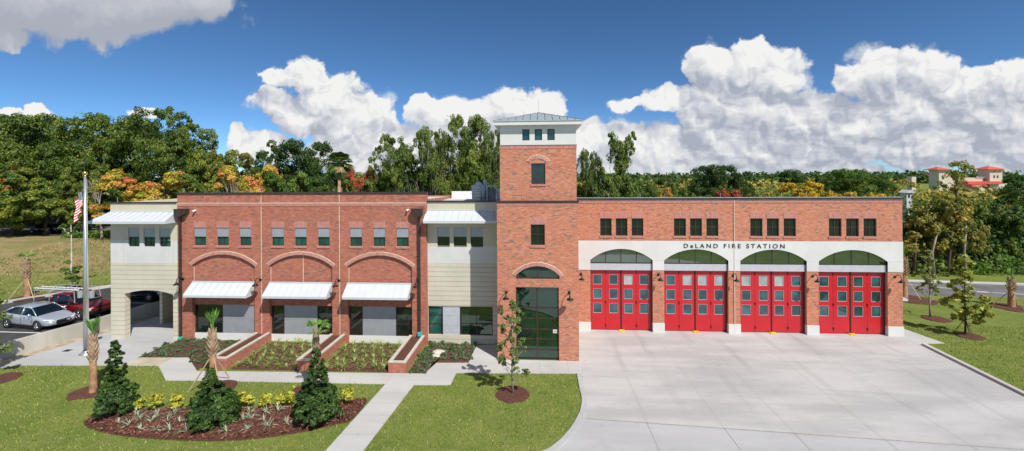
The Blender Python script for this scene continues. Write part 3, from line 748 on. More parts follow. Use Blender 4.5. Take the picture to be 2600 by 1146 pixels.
for i,(a,b) in enumerate(bays):
    bx('bay_infill', BL, a,b,YL+.14,YL+.30,2.34,5.75)
    arch_ring((a+b)/2,(b-a)/2,4.93,.72,.20,YL)
    bx('stucco_base', STAIN, a+.002,b-.002,YL+.20,YL+.36,.0,.455)
bx('control_joint', JOINT, -15.295,-15.265,YL+.132,YL+.145,3.9,5.6)
for x in (-18.0,-12.8): bx('control_joint', JOINT, x-.018,x+.018,YL-.005,YL+.01,.4,9.57)
for a,_ in bays: bx('control_joint', JOINT, a+.012,a+.045,YL+.130,YL+.145,3.9,4.9)
def panelset(a, b, ys=(1.40,)):
    z = .46
    for z1 in list(ys)+[2.335]:
        bx('grey_panel', GREYP, a+.006,b-.006,YL+.225,YL+.30,z+.004,z1-.004); z = z1
panelset(-20.80,-18.48); panelset(-16.62,-14.40); panelset(-11.40,-9.22)
window(-22.70,-20.80,.46,2.32,YL,(-21.82,),(1.12,),GL_UP,recess=.25)
for a,b in ((-17.46,-16.62),(-14.40,-13.32),(-12.26,-11.40),(-9.22,-8.12)): window(a,b,.46,2.32,YL,(),(1.22,),GL_UP,recess=.25)
for a,b in upw:
    bx('shade_panel', GREYP, a+.01,b-.01,YL+.04,YL+.12,6.80,7.385)
    window(a,b,6.225,6.79,YL,((a+b)/2,),(),GL_TEAL,.045,.035,sill=.13,recess=.13)
    bx('header', BS, a-.02,b+.02,YL-.012,YL+.05,7.392,7.79)
bx('soldier_course', BS, -23.725,-7.165,YL-.02,YL+.05,8.80,8.97)
bx('mortar_line', JOINT, -23.725,-7.165,YL-.028,YL+.05,8.972,9.005)
bx('coping', BRONZE, -23.78,-7.11,YL-.06,YL+.35,9.575,9.67)
bx('roof', ROOFM, -23.6,-7.3,YL+.3,37.9,8.7,8.8)
bx('parapet_back', BL, -23.7,-7.19,YL+.36,YL+.5,8.8,9.57)
for a,b in ((-22.68,-18.49),(-17.45,-13.29),(-12.28,-8.14)): awning(a,b,YL,3.84,3.05,.80,.14)
def downspout(xc, z0, col, xa, xb):
    mb = MB().extr([(xa,8.59),(xb,8.59),(xb,8.35),(xc+.16,8.13),(xc-.16,8.13),(xa,8.35)], YL-.36, YL+.0)
    mb.box(xa-.02,xb+.02,YL-.38,YL,8.59,8.63)
    o = mb.build('scupper_box', BRONZE, ST)
    d = MB().box(xc-.07,xc+.07,YL-.15,YL-.03,z0+.26,8.14)
    for z in (2.2,4.4,6.6): d.box(xc-.11,xc+.11,YL-.165,YL,z,z+.04)
    d.build('downspout', BRONZE, ST, bevel=.01)
    bx('drain_boot', col, xc-.11,xc+.11,YL-.2,YL-.01,z0,z0+.27,bevel=.02)
downspout(-23.46,.02,GREENP,-23.66,-22.87); downspout(-7.60,.60,TEALP,-8.02,-7.36)
def camera_unit(x, z):
    o = MB().lathe([(0,0),(.09,.0),(.10,.05),(.0,.09)],(x,YL-.02,z)).build('security_camera', WHITEP, ST, smooth=True)
    MB().tube([(x,YL-.05,z+.02),(x+.03,YL-.22,z-.01)],[.05,.07],10).build('housing', WHITEP, o, smooth=True)
camera_unit(-22.48,8.48); camera_unit(-8.34,8.52)
# ---- left cream wing over the drive-through porch
YA = YL+.03; XL0, XL1 = -28.42, -23.73
lw = [(-27.19,-26.39),(-26.11,-25.30),(-25.01,-24.22)]
XA, XB = -27.46, -24.07
def side_l(mb):
    mb.add([(XL0,YA,3.2),(XL0,33.5,3.2),(XL0,33.5,9.0),(XL0,YA,9.0)],[(3,2,1,0)])
    mb.add([(XL0,33.5,3.2),(XL1,33.5,3.2),(XL1,33.5,9.0),(XL0,33.5,9.0)],[(3,2,1,0)])
    mb.add([(XL0,YA+.4,3.3),(XL1,YA+.4,3.3),(XL1,33.5,3.3),(XL0,33.5,3.3)],[(3,2,1,0)])
wall('cream_wall', XL0, XL1, 6.55, 8.98, YA, [(a,b,6.55,7.37) for a,b in lw], CREAM, .2, side_l)
wall('pale_band', XL0, XL1, 5.04, 6.548, YA+.004, [(a,b,6.12,6.55) for a,b in lw], PALE, .2)
def pier_back(mb):
    mb.box(XL0,XA-.004,YA+.002,YA+.28,0,5.0)
    mb.add([(XB,YA,0),(XB,YA,3.0),(XB,YA+.75,3.0),(XB,YA+.75,0)],[(0,1,2,3)])
wall('cream_siding', XL0, XL1, 0, 5.038, YA, [(XA,XB,0,2.98,.27)], CREAMS, .4, pier_back)
bx('pier', CREAMS, -27.62,-27.42,29.8,31.9,0,3.3); bx('brick_return', BL, XB+.3,XL1+.02,YA+.5,33.4,0,3.3)
for x in (-27.52,-24.03): bx('panel_joint', CREAM, x-.02,x+.02,YA-.006,YA+.01,3.0,8.97)
for a,b in lw:
    bx('shade_panel', GREYP, a+.01,b-.01,YA+.05,YA+.12,6.76,7.36)
    window(a,b,6.125,6.75,YA,((a+b)/2,),(),GL_TEAL,.05,.035,recess=.13)
bx('coping', BRONZE, XL0-.06,XL1-.06,YA-.06,YA+.3,8.98,9.06); bx('roof', ROOFM, XL0+.1,XL1,YA+.25,33.4,8.6,8.7)
awning(XL0+.02,-23.745,YA,8.42,7.73,.92,.15,over=.55)
# ---- right cream wing
XR0, XR1 = -7.165, -2.42
rw = [(-6.53,-5.73),(-5.48,-4.64),(-4.39,-3.59)]
wall('cream_wall', XR0, XR1, 6.20, 9.0, YB, [(a,b,6.20,7.41) for a,b in rw], CREAM, .2)
wall('pale_band', XR0, XR1, 5.12, 6.198, YB+.004, [(a,b,6.15,6.2) for a,b in rw], PALE, .2)
wall('cream_siding', XR0, XR1, 0, 5.118, YB, [(-7.15,-6.22,.56,2.38),(-6.22,-5.08,.56,2.38),(-5.08,-3.01,.54,2.38)], CREAMS, .2)
bx('roof', ROOFM, XR0,XR1+2.,YB+.25,38,8.75,8.85)
bx('coping', BRONZE, XR0,XR1-.08,YB-.06,YB+.3,9.0,9.09); bx('far_parapet', WHITEP, XR0+.2,-4.6,34.,34.15,8.85,9.42)
for a,b in rw:
    bx('shade_panel', GREYP, a+.01,b-.01,YB+.05,YB+.12,6.80,7.40)
    window(a,b,6.155,6.79,YB,((a+b)/2,),(),GL_UP,.05,.035,recess=.13)
window(-7.13,-6.22,.56,2.38,YB,(),(1.79,1.23),GL_TEAL,recess=.14)
window(-5.08,-3.01,.54,2.38,YB,(-4.05,),(1.80,1.25),GL_LOB,recess=.14)
for z0_, z1_ in ((.57,1.15),(1.16,1.76),(1.77,2.37)): bx('grey_panel', GREYL, -6.21,-5.09,YB+.05,YB+.15,z0_,z1_)
awning(-7.20,-2.46,YB,8.47,7.76,.92,.15)
# ---- tower
def side_t(mb):
    mb.add([(-2.49,YT,0),(-2.49,30.2,0),(-2.49,30.2,9.11),(-2.49,YT,9.11)],[(3,2,1,0)])
    mb.add([(2.2,YT,0),(2.2,30.2,0),(2.2,30.2,9.11),(2.2,YT,9.11)],[(0,1,2,3)])
wall('brick_wall', -2.49, 2.20, 0, 9.11, YT, [(-1.42,1.06,0,4.22),(-1.40,1.10,4.69,4.90,.55),(-.53,.28,6.65,7.85)], BR, .22, side_t)
bx('soldier_course', BS, -2.495,2.205,YT-.02,YT+.05,8.93,9.10); bx('coping', BRONZE, -2.53,2.24,YT-.06,30.,9.11,9.22)
arch_ring(-.15,1.25,4.90,.55,.20,YT)
window(-.53,.28,6.65,7.85,YT,(-.125,),(7.26,),GL_UP,.05,.04,sill=.13,header=.42)
# fan light: a glass lunette with a frame
def lunette(x0, x1, zb, zs, rise, Y, mull, glass, parent_name='arched_window', fw=.055, both=True):
    hw=(x1-x0)/2; cx_=(x0+x1)/2; Rr=(hw*hw+rise*rise)/(2*rise); fn=lambda x: zs+rise-Rr+math.sqrt(max(0,Rr*Rr-(x-cx_)**2))
    mb=MB(); n=24; xs=[x0+(x1-x0)*i/n for i in range(n+1)]
    for a,b in zip(xs,xs[1:]): mb.extr([(a,fn(a)-fw),(b,fn(b)-fw),(b,fn(b)),(a,fn(a))],Y-.03,Y+.04)
    mb.box(x0,x1,Y-.032,Y+.04,zb,zb+fw*1.4); mb.box(x0,x0+fw,Y-.028,Y+.038,zb+fw*1.4,zs); mb.box(x1-fw,x1,Y-.028,Y+.038,zb+fw*1.4,zs)
    for m_ in mull: mb.box(m_-.03,m_+.03,Y-.02,Y+.03,zb+fw*1.4,fn(m_)-fw*.8)
    o=mb.build(parent_name,BRONZE,ST)
    gm=MB()
    for a,b in zip(xs,xs[1:]): gm.add([(a,Y,zb+.02),(b,Y,zb+.02),(b,Y,fn(b)-.01),(a,Y,fn(a)-.01)],[(0,1,2,3)])
    gm.build('glass',glass,o); return o
lunette(-1.39,1.09,4.70,4.90,.545,YT+.12,(-.15,),GL_LOB)
so_ = window(-1.42,1.06,.0,4.22,YT,(-.19,),(3.01,2.38,1.76,1.19,.57),GL_LOB,.06,.07,recess=.16,name='entrance_storefront')
bx('number_plate', WHITEP, .72,.97,YT+.118,YT+.126,1.55,1.75, so_)
def text(body, name, size, loc, mat, parent, extr=.01, sx=1., sp=1., align='LEFT', bold=0.):
    cu = bpy.data.curves.new(name,'FONT'); cu.body=body; cu.size=size; cu.extrude=extr; cu.space_character=sp; cu.align_x=align; cu.offset=bold
    tmp = bpy.data.objects.new('tmp',cu); COL.objects.link(tmp)
    dg = bpy.context.evaluated_depsgraph_get(); me = bpy.data.meshes.new_from_object(tmp.evaluated_get(dg)); bpy.data.objects.remove(tmp)
    me.materials.clear(); me.materials.append(mat)
    o = bpy.data.objects.new(name, me); COL.objects.link(o); o.parent = parent
    org = ORIGIN['fire_station']
    o.location = Vector(loc)-org; o.rotation_euler=(R(90),0,0); o.scale=(sx,1,1); return o
text('343','house_number',.19,(.745,YT+.113,1.585),LETTER,so_,.002,.82,1.0)
# pull handles and a light strip seen through the lobby glass
MB().tube([(-.30,YT+.06,.9),(-.30,YT+.06,1.5)],.018,8).build('pull_handle',BLACKM,so_)
def side_s(mb):
    for x,fl in ((-2.31,1),(2.13,0)):
        q=[(x,YT+.15,9.2),(x,29.6,9.2),(x,29.6,12.43),(x,YT+.15,12.43)]; mb.add(q,[(3,2,1,0) if fl else (0,1,2,3)])
    mb.add([(-2.31,29.6,9.2),(2.13,29.6,9.2),(2.13,29.6,12.43),(-2.31,29.6,12.43)],[(3,2,1,0)])
YS = YT+.15
wall('brick_shaft', -2.31,2.13,9.20,12.43,YS,[(-.48,.33,10.18,11.38)],BR,.2,side_s)
bx('soldier_course', BS, -2.325,2.145,YS-.015,YS+.05,12.23,12.42); bx('drip_edge', BRONZE, -2.34,2.16,YS-.03,29.62,12.42,12.45)
arch_ring(-.07,.47,11.42,.24,.20,YS,extra=.03)
window(-.48,.33,10.18,11.38,YS,(-.075,),(10.80,),GL_UP,.05,.04,sill=.12)
def side_w(mb):
    mb.box(-2.27,2.09,YS+.32,29.48,12.46,13.58)
    mb.add([(-2.29,YS+.01,12.45),(-2.29,29.5,12.45),(-2.29,29.5,13.6),(-2.29,YS+.01,13.6)],[(3,2,1,0)])
    mb.add([(2.11,YS+.01,12.45),(2.11,29.5,12.45),(2.11,29.5,13.6),(2.11,YS+.01,13.6)],[(0,1,2,3)])
wall('stucco_belvedere', -2.29,2.11,12.45,13.60,YS+.01,[(-.99,-.57,12.72,13.37),(-.27,.16,12.72,13.37),(.46,.89,12.72,13.37)],STUC,.15,side_w)
for a,b in ((-.99,-.57),(-.27,.16),(.46,.89)): window(a,b,12.72,13.37,YS+.01,(),(),glass_teal if False else GL_TEAL,.05,recess=.06)
ev=.33
mb=MB(); xl,xr,yf,yb2=-2.29-ev,2.11+ev,YS-ev,29.6+ev
mb.box(xl,xr,yf,yb2,13.59,13.80)
# sloping soffit blocks under the two side eaves
mb.build('eave', STUC, ST)
rf=MB(); ap=(-.05,(yf+yb2)/2,14.62); e=.04; A=[(xl-e,yf-e,13.80),(xr+e,yf-e,13.80),(xr+e,yb2+e,13.80),(xl-e,yb2+e,13.80)]
B_=[(x,y,13.845) for x,y,_ in A]
rf.add(A+B_+[ap],[(3,2,1,0),(0,1,5,4),(1,2,6,5),(2,3,7,6),(3,0,4,7),(4,5,8),(5,6,8),(6,7,8),(7,4,8)])
sm=rf
for k in range(1,12):
    x=A[0][0]+(A[1][0]-A[0][0])*k/12; fr=1-abs(x-ap[0])/((A[1][0]-A[0][0])/2)
    fr=max(.02,fr); yy2=yf-e+(ap[1]-yf+e)*fr; zz2=13.845+(14.62-13.845)*fr
    sm.tube([(x,yf-e,13.86),(x,yy2,zz2+.015)],.016,4,1)
for c in B_: sm.tube([c,(ap[0],ap[1],ap[2]+.01)],.024,5,1)
rfo=rf.build('roof',[ZINC,plain('seam_grey',(.16,.17,.18),.5,.3)],ST)
MB().tube([(ap[0],ap[1],14.6),(ap[0],ap[1],15.5)],.012,6).build('lightning_rod', ZINC, rfo)
# ---- apparatus bays
op=[(3.42,7.59),(8.35,12.56),(13.33,17.59),(18.35,22.68)]
gw=[(4.10,4.87),(5.15,5.93),(6.21,6.99),(9.02,9.81),(10.08,10.86),(11.15,11.93),(14.00,14.79),(15.07,15.85),(16.15,16.93),(19.02,19.82),(20.11,20.91),(21.20,22.01)]
XG0,XG1=2.20,23.62
def side_g(mb):
    mb.add([(XG1,YG,0),(XG1,42,0),(XG1,42,8.4),(XG1,YG+.5,8.6),(XG1,YG+.5,8.95),(XG1,YG,8.95)],[(0,1,2,3,4,5)])
    mb.add([(XG0,42,0),(XG1,42,0),(XG1,42,8.4),(XG0,42,8.4)],[(3,2,1,0)])
wall('brick_wall', XG0,XG1,0,8.95,YG,[(a,b,0,6.0) for a,b in op]+[(a,b,6.52,7.71) for a,b in gw],BR,.34,side_g,reveal=True)
wall('white_band', XG0+.003,XG1+.012,4.20,6.20,YG-.03,[(a,b,4.20,4.88,.76) for a,b in op],STUC,.40)
for (a,b) in [(XG0+.003,op[0][0])]+[(op[i][1],op[i+1][0]) for i in range(3)]+[(op[3][1],XG1+.03)]:
    bx('stucco_plinth', STUC, a+(.0 if a<3 else -.012),b+(.012 if b<23 else 0),YG-.05,YG+.36,0,.64,bevel=.01)
    bx('band_joint', plain('band_seam',(.5,.49,.47),.8) if 'band_seam' not in bpy.data.materials else bpy.data.materials['band_seam'], a+.005,b-.005,YG-.034,YG-.02,4.87,4.885)  # grey seam line across the white band
bx('control_joint', JOINT, 12.925,12.955,YG-.056,YG,.0,8.94)
for a,b in gw: window(a,b,6.52,7.71,YG,((a+b)/2,),(7.12,),GL_UP,.055,.05,sill=.12,header=.40)
bx('soldier_course', BS, XG0,XG1+.005,YG-.02,YG+.05,8.74,8.90); bx('mortar_line', JOINT, XG0,XG1+.01,YG-.035,YG+.05,8.902,8.945)
bx('coping', BRONZE, XG0+.05,XG1+.06,YG-.07,YG+.33,8.95,9.09); bx('coping_flashing', ZINC, XG0+.05,XG1+.06,YG+.02,YG+.30,9.09,9.115)
bx('roof', ROOFM, XG0,XG1-.1,YG+.3,41.9,8.2,8.3)
bx('parapet_back', BR, XG0,XG1-.02,YG+.34,YG+.5,8.3,8.94)
for i,(a,b) in enumerate(op):
    q=(b-a)/4
    lunette(a+.01,b-.01,4.62,4.89,.745,YG+.14,(a+q,a+2*q,a+3*q),GL_ARCH,fw=.05)
    bx('grey_lintel', GREYL, a,b,YG+.10,YG+.3,4.17,4.615)
    bx('door_jamb', BRONZE, a,a+.05,YG+.2,YG+.36,0,4.17); bx('door_jamb', BRONZE, b-.05,b,YG+.2,YG+.36,0,4.17)
    mid=(a+b)/2+.02
    bx('door_seal', SEAL, mid-.045,mid+.045,YG+.27,YG+.36,.03,4.16)
    for (c0,c1) in ((a+.05,mid-.045),(mid+.045,b-.05)):
        W=c1-c0; lw_=.585; ox=W*.083; xs=[c0+ox, c1-ox-lw_]; zs=[(1.18,1.86),(2.16,2.84),(3.15,3.81)]
        hs=[(x,x+lw_,za,zb) for x in xs for za,zb in zs]
        # leaf with true openings for the lights
        mbd=MB(); Y0=YG+.29
        old=ST
        cs=sorted({c0,c1}|{x for h in hs for x in h[:2]})
        for p,q2 in zip(cs,cs[1:]):
            m_=(p+q2)/2; z=.05
            for h in sorted([h for h in hs if h[0]<m_<h[1]],key=lambda h:h[2]):
                mbd.add([(p,Y0,z),(q2,Y0,z),(q2,Y0,h[2]),(p,Y0,h[2])],[(0,1,2,3)]); z=h[3]
            mbd.add([(p,Y0,z),(q2,Y0,z),(q2,Y0,4.15),(p,Y0,4.15)],[(0,1,2,3)])
        for h in hs:
            xa,xb,za,zb=h; d=.05
            mbd.add([(xa,Y0,za),(xa,Y0+d,za),(xa,Y0+d,zb),(xa,Y0,zb)],[(0,1,2,3)]); mbd.add([(xb,Y0,za),(xb,Y0,zb),(xb,Y0+d,zb),(xb,Y0+d,za)],[(0,1,2,3)])
            mbd.add([(xa,Y0,za),(xb,Y0,za),(xb,Y0+d,za),(xa,Y0+d,za)],[(0,1,2,3)]); mbd.add([(xa,Y0,zb),(xa,Y0+d,zb),(xb,Y0+d,zb),(xb,Y0,zb)],[(0,1,2,3)])
        dr=mbd.build('bay_door', RED, ST)
        for xa,xb,za,zb in hs:
            pale = za>3 and ((i==1 and xa>a+.9) or (i==2 and xa<mid+.9) or (i==0 and mid<xa<mid+.9))
            MB().box(xa,xb,Y0+.035,Y0+.045,za,zb).box(xa,xa+.013,Y0-.004,Y0+.034,za,zb,1).box(xb-.013,xb,Y0-.004,Y0+.034,za,zb,1).box(xa+.013,xb-.013,Y0-.004,Y0+.034,za,za+.013,1).box(xa+.013,xb-.013,Y0-.004,Y0+.034,zb-.013,zb,1).build('window_pane',[GL_DOORB if pale else GL_DOOR,GREYL],dr)
        m_=(c0+c1)/2; bx('fold_seam', REDD, m_-.008,m_+.008,Y0-.006,Y0+.0,.06,4.14, dr)
        for zz_ in (1.98,.38,4.0): MB().box(m_-.05,m_+.03,Y0-.05,Y0-.006,zz_,zz_+.035).box(m_+.0,m_+.028,Y0-.045,Y0-.008,zz_-.13,zz_).build('door_latch', BLACKM if zz_<3 else REDD, dr)
        bx('bottom_seal', SEAL, c0,c1,Y0+.01,Y0+.05,.018,.05, dr)
    mb=MB().extr([(mid-.22,.02),(mid+.24,.02),(mid+.18,.09),(mid-.16,.09)],YG-.02,YG+.22)
    mb.build('door_stop', YEL, ST, bevel=.01)
text('DeLAND FIRE STATION','wall_lettering',.40,(9.62,YG-.045,5.735),LETTER,ST,.012,1.10,1.50,bold=.001)
# side awning just round the garage corner
mb=MB().extr([(XG1,2.62),(XG1,2.10),(24.55,2.10),(24.55,2.24)],30.6,33.2); mb.build('awning', WMETAL, ST)
# gooseneck lamps
def lamp(x, Y, z, s_=1.):
    MBp=MB().lathe([(0,-.012),(.10,-.012),(.10,.012),(0,.012)]); 
    pl=MB(); n=14; 
    pl.add([(x+.085*math.cos(2*math.pi*k/n),Y-.03,z+.085*math.sin(2*math.pi*k/n)) for k in range(n)]+[(x+.085*math.cos(2*math.pi*k/n),Y,z+.085*math.sin(2*math.pi*k/n)) for k in range(n)],[tuple(range(n-1,-1,-1))]+[(k,(k+1)%n,n+(k+1)%n,n+k) for k in range(n)])
    pts=[(x,Y-.02,z)]+[(x, Y-.12-.20*(1-math.cos(a)), z+.06+.15*math.sin(a)) for a in [math.pi*k/8 for k in range(1,9)]]
    pts=[(x,Y-.02,z),(x,Y-.10,z+.06),(x,Y-.20,z+.15),(x,Y-.32,z+.19),(x,Y-.44,z+.15),(x,Y-.51,z+.06),(x,Y-.53,z-.06)]
    pl.tube(pts,.021,8)
    o=pl.build('wall_lamp',BLACKM,ST,smooth=True)
    MB().lathe([(.0,-.04),(.04,-.05),(.055,-.12),(.09,-.17),(.175,-.215),(.20,-.26),(.19,-.262),(.16,-.22),(.0,-.15)],(x,Y-.53,z)).build('lamp_shade',BLACKM,o,smooth=True)
    MB().lathe([(0,-.275),(.05,-.26),(.05,-.2),(0,-.17)],(x,Y-.53,z),12).build('bulb',WHITEP,o,smooth=True)
for x in (2.78,7.96,12.87,17.97,23.12): lamp(x,YG,3.90)
for x in (-1.96,1.66): lamp(x,YT,3.93)
for x in (-23.34,-18.06,-12.84,-7.70): lamp(x,YL,4.03)
# lightning rods along the parapets
for px_,Y_,zb_ in ((298,27.1,9.05),(417,27.1,9.05),(467,27.1,9.66),(660,27.1,9.66),(868,27.1,9.66),(1545,30,9.1),(1625,30,9.1),(1688,30,9.1),(1829,30,9.1),(1984,30,9.1),(2048,30,9.1),(2162,30,9.1),(2272,30,9.1)):
    x_=P(px_,480,Y_)[0]; MB().tube([(x_,Y_,zb_),(x_,Y_,zb_+.32)],.012,5).build('lightning_rod',ZINC,ST)
# ---- planters
def planter(xr, wd, lab):
    xl_=xr-wd; y0,y1=23.05,YL-.03; t_=thing('brick_planter',((xl_+xr)/2,y0,0),lab,'planter','brick planters in front of the office wing')
    mb=MB(); th=.15
    mb.box(xl_,xr,y0,y0+th,0,.56); mb.box(xl_,xl_+th,y0+th,y1,0,.56); mb.box(xr-th,xr,y0+th,y1,0,.56)
    mb.build('brick_wall',BL,t_)
    cp=MB(); e=.015
    cp.box(xl_-e,xr+e,y0-e,y0+th+e,.56,.64); cp.box(xl_-e,xl_+th+e,y0+th+e,y1,.56,.64); cp.box(xr-th-e,xr+e,y0+th+e,y1,.56,.64)
    cp.build('cap',CAPST,t_,bevel=.008)
    MB().box(xl_+th-.01,xr-th+.01,y0+th-.01,y1,.3,.52).build('soil',MULCH,t_)
planter(-17.45,.96,'brick planter wall with pale cap farthest from the tower'); planter(-12.45,.96,'middle brick planter wall between the two liriope beds'); planter(-7.30,.96,'brick planter wall with pale cap nearest the tower')
# ---- roof equipment behind the right cream wing
CHROME_=plain('galvanised_duct',(.66,.67,.68),.45,.3)
hx=lambda px_,Y_: P(px_,500,Y_)[0]
t_=thing('air_conditioner',(hx(1212,31),31,8.85),'grey box air handler on the flat roof beside the tower','air conditioner')
MB().box(hx(1200,31),hx(1222,31),30.6,31.6,8.85,10.0).build('cabinet',GREYL,t_,bevel=.03)
lv=MB()
for k in range(4): lv.box(hx(1206,30.6),hx(1221,30.6),30.5,30.58,9.2+k*.19,9.28+k*.19)
lv.build('louvre',WHITEP,t_)
t_=thing('exhaust_duct',(hx(1232,31),31,8.85),'silver duct elbow with a pale pipe on the roof near the tower','duct')
MB().tube([(hx(1226,31),31,8.9),(hx(1226,31),31,9.5),(hx(1219,31),31,9.95),(hx(1212,31),31.1,10.1)],.22,12).build('elbow',CHROME_,t_,smooth=True)
MB().tube([(hx(1232,31.4),31.4,8.9),(hx(1232,31.4),31.4,10.35)],.14,10).build('pipe',GREYL,t_)
t_=thing('roof_screen_frame',(hx(1245,31),31,8.85),'pale green pipe frame around dark equipment on the roof left of the tower','equipment frame')
z_=9.95
MB().box(hx(1235,30.7),hx(1263,30.7),30.66,30.76,z_-.1,z_).box(hx(1235,30.7),hx(1238,30.7),30.66,30.76,8.85,z_-.1).box(hx(1260,30.7),hx(1263,30.7),30.66,30.76,8.85,z_-.1).build('frame',plain('pale_green_paint',(.45,.58,.46),.5),t_)
MB().box(hx(1238,31),hx(1258,31),30.8,31.5,8.85,9.7).build('housing',plain('dark_grey_metal',(.20,.21,.24),.5),t_,bevel=.04)
tag(MB().box(hx(1263,31),hx(1270,31)+.1,30.8,31.6,8.85,9.7).build('roof_unit',WHITEP,bevel=.03),'white metal box on the roof against the tower','roof unit')
# ================================================================ VEGETATION
def crown_points(blobs, n, rg, clump=.30, per=60, hollow=.55, flat=1.):
    """leaf positions and normals in clumps over the shells of some lobes"""
    vol = np.array([b[3]*b[4]*b[5] for b in blobs])**.66; vol /= vol.sum(); Ps=[]; Ns=[]
    for b, share in zip(blobs, vol):
        m_ = max(3, int(n*share/per)); d = rg.normal(size=(m_,3)); d /= np.linalg.norm(d,axis=1)[:,None]
        d[:,2] = np.where(d[:,2]<-.55, -d[:,2], d[:,2])
        rad = rg.uniform(hollow,1.,m_)**.7
        c = np.array(b[:3]) + d*rad[:,None]*np.array(b[3:6])
        s_ = clump*min(b[3],b[4])*rg.uniform(.6,1.25,m_)
        for i in range(m_):
            k = int(per*rg.uniform(.6,1.3)); q = rg.normal(size=(k,3)); q /= np.linalg.norm(q,axis=1)[:,None]+1e-9
            q *= rg.uniform(.35,1.,k)[:,None]**.5
            Ps.append(c[i]+q*s_[i]*np.array([1.,1.,.62*flat])); nn = q*.8+d[i]*.5+rg.normal(size=(k,3))*.45+np.array([0,0,.35]); Ns.append(nn/np.linalg.norm(nn,axis=1)[:,None])
    return np.concatenate(Ps), np.concatenate(Ns)
def branches(mb, rg, h0, h1, r0, blobs, lean=.03, n=7, sub=2):
    """trunk to h0, limbs reaching into the lobes"""
    pts=[(0,0,-.02)]; x=y=0
    for k in range(1,5):
        x+=rg.normal()*lean; y+=rg.normal()*lean; pts.append((x,y,h0*k/4))
    mb.tube(pts,[r0*1.45,r0*1.05,r0*.9,r0*.8,r0*.7],n)
    tops=[]
    for b in blobs:
        t_=rg.uniform(.75,1.); s_=Vector((x*t_,y*t_,h0*t_)); e=Vector(b[:3])+Vector(rg.normal(size=3))*.15*b[3]
        m1=s_.lerp(e,.45)+Vector((rg.normal()*lean,rg.normal()*lean,abs(rg.normal())*lean)); rr=r0*.42*min(1.,(b[3]/.2)**.5)
        mb.tube([s_,m1,e],[rr,rr*.6,rr*.2],5,cap=False)
        for _ in range(sub):
            d=Vector(rg.normal(size=3)); d.z=abs(d.z)*.6; d.normalize(); mb.tube([m1.lerp(e,.4),e+d*b[3]*.6],[rr*.4,rr*.1],4,cap=False)
PROTO={}
def make_kind(key, blobs, n, leaf, trunk_h, trunk_r, seed, clump=.33, per=90, hollow=.55, moss=0, flat=1., asp=1.6, sub=2):
    rg=np.random.default_rng(seed); P_,N_=crown_points(blobs,n,rg,clump,per,hollow,flat)
    Q=leaf_quads(P_,N_,leaf,rg,asp)
    mi=None
    o=quads_mesh('crown',Q,L_OAK); crown=o.data; bpy.data.objects.remove(o)
    mb=MB(); branches(mb,rg,trunk_h,1.,trunk_r,blobs,sub=sub); o=mb.build('trunk',BARK,smooth=True); trunk=o.data; bpy.data.objects.remove(o)
    ms=None
    if moss:
        idx=rg.integers(0,len(P_),moss); S=[]
        for i in idx:
            p=P_[i]; L=rg.uniform(.03,.10); a=rg.uniform(0,6.28); w_=rg.uniform(.004,.010); dx_,dy_=math.cos(a)*w_,math.sin(a)*w_
            S.append([[p[0]-dx_,p[1]-dy_,p[2]],[p[0]+dx_,p[1]+dy_,p[2]],[p[0]+dx_*.3,p[1]+dy_*.3,p[2]-L],[p[0]-dx_*.3,p[1]-dy_*.3,p[2]-L*.9]])
        o=quads_mesh('hanging_moss',np.array(S),L_MOSS); ms=o.data; bpy.data.objects.remove(o)
    PROTO[key]=(crown,trunk,ms)
def lobes(seed, n, cz, rx, rz, r=(.13,.22), top=1., squash=.8):
    rg=random.Random(seed); out=[(0,0,cz,rx*.62,rx*.62,rz*.7)]
    for k in range(n):
        a=6.283*k/n+rg.uniform(-.4,.4); u=rg.uniform(-.75,1.); q=math.sqrt(max(.1,1-u*u*.8)); rr=rg.uniform(*r)
        z=min(top-rr*squash, cz+u*rz); out.append((math.cos(a)*rx*q*(1-rr*.6),math.sin(a)*rx*q*(1-rr*.6),z,rr,rr,rr*squash))
    return out
make_kind('oak_a', lobes(1,13,.62,.42,.30), 28500,0.0144,.38,.020,11)
make_kind('oak_b', lobes(2,11,.60,.40,.32,(.14,.24)), 28500,0.0144,.36,.022,12)
make_kind('oak_c', lobes(3,15,.58,.44,.34,(.10,.20)), 28500,0.0137,.34,.020,13,moss=0)
make_kind('moss_a', lobes(4,15,.56,.40,.38,(.12,.20),squash=1.), 24700,0.0144,.40,.018,14,moss=420,clump=.36)
make_kind('moss_b', lobes(5,16,.55,.40,.40,(.11,.19),squash=1.1), 24700,0.0137,.42,.018,15,moss=420,clump=.36)
make_kind('sparse', [(-.22,.0,.62,.08,.08,.08),(-.30,.05,.48,.09,.09,.07),(.02,.0,.80,.12,.12,.14),(-.03,.05,.93,.07,.07,.07),(.22,.0,.84,.10,.10,.10),(.30,.02,.95,.06,.06,.05),(.12,0,.72,.12,.12,.1),(.10,.0,.60,.14,.14,.12),(-.08,.0,.52,.14,.14,.12),(.28,.0,.50,.13,.13,.11),(-.30,0,.30,.17,.17,.13),(.05,0,.32,.2,.2,.16),(.32,0,.28,.16,.16,.14),(-.10,.1,.15,.25,.2,.12)], 28500,0.0151,.5,.020,16,moss=200,clump=.40,per=50)
make_kind('pointed', [(0,0,.86,.12,.12,.10),(-.12,0,.74,.14,.14,.12),(.13,.05,.72,.15,.15,.12),(-.22,0,.58,.17,.17,.14),(.22,0,.56,.18,.18,.14),(0,-.1,.55,.2,.2,.16),(-.25,0,.38,.2,.2,.15),(.25,0,.36,.2,.2,.15),(0,0,.3,.25,.25,.16)], 22800,0.0144,.4,.022,17)
make_kind('low_round', lobes(6,12,.50,.42,.42,(.13,.22)), 20900,0.0202,.25,.022,18)
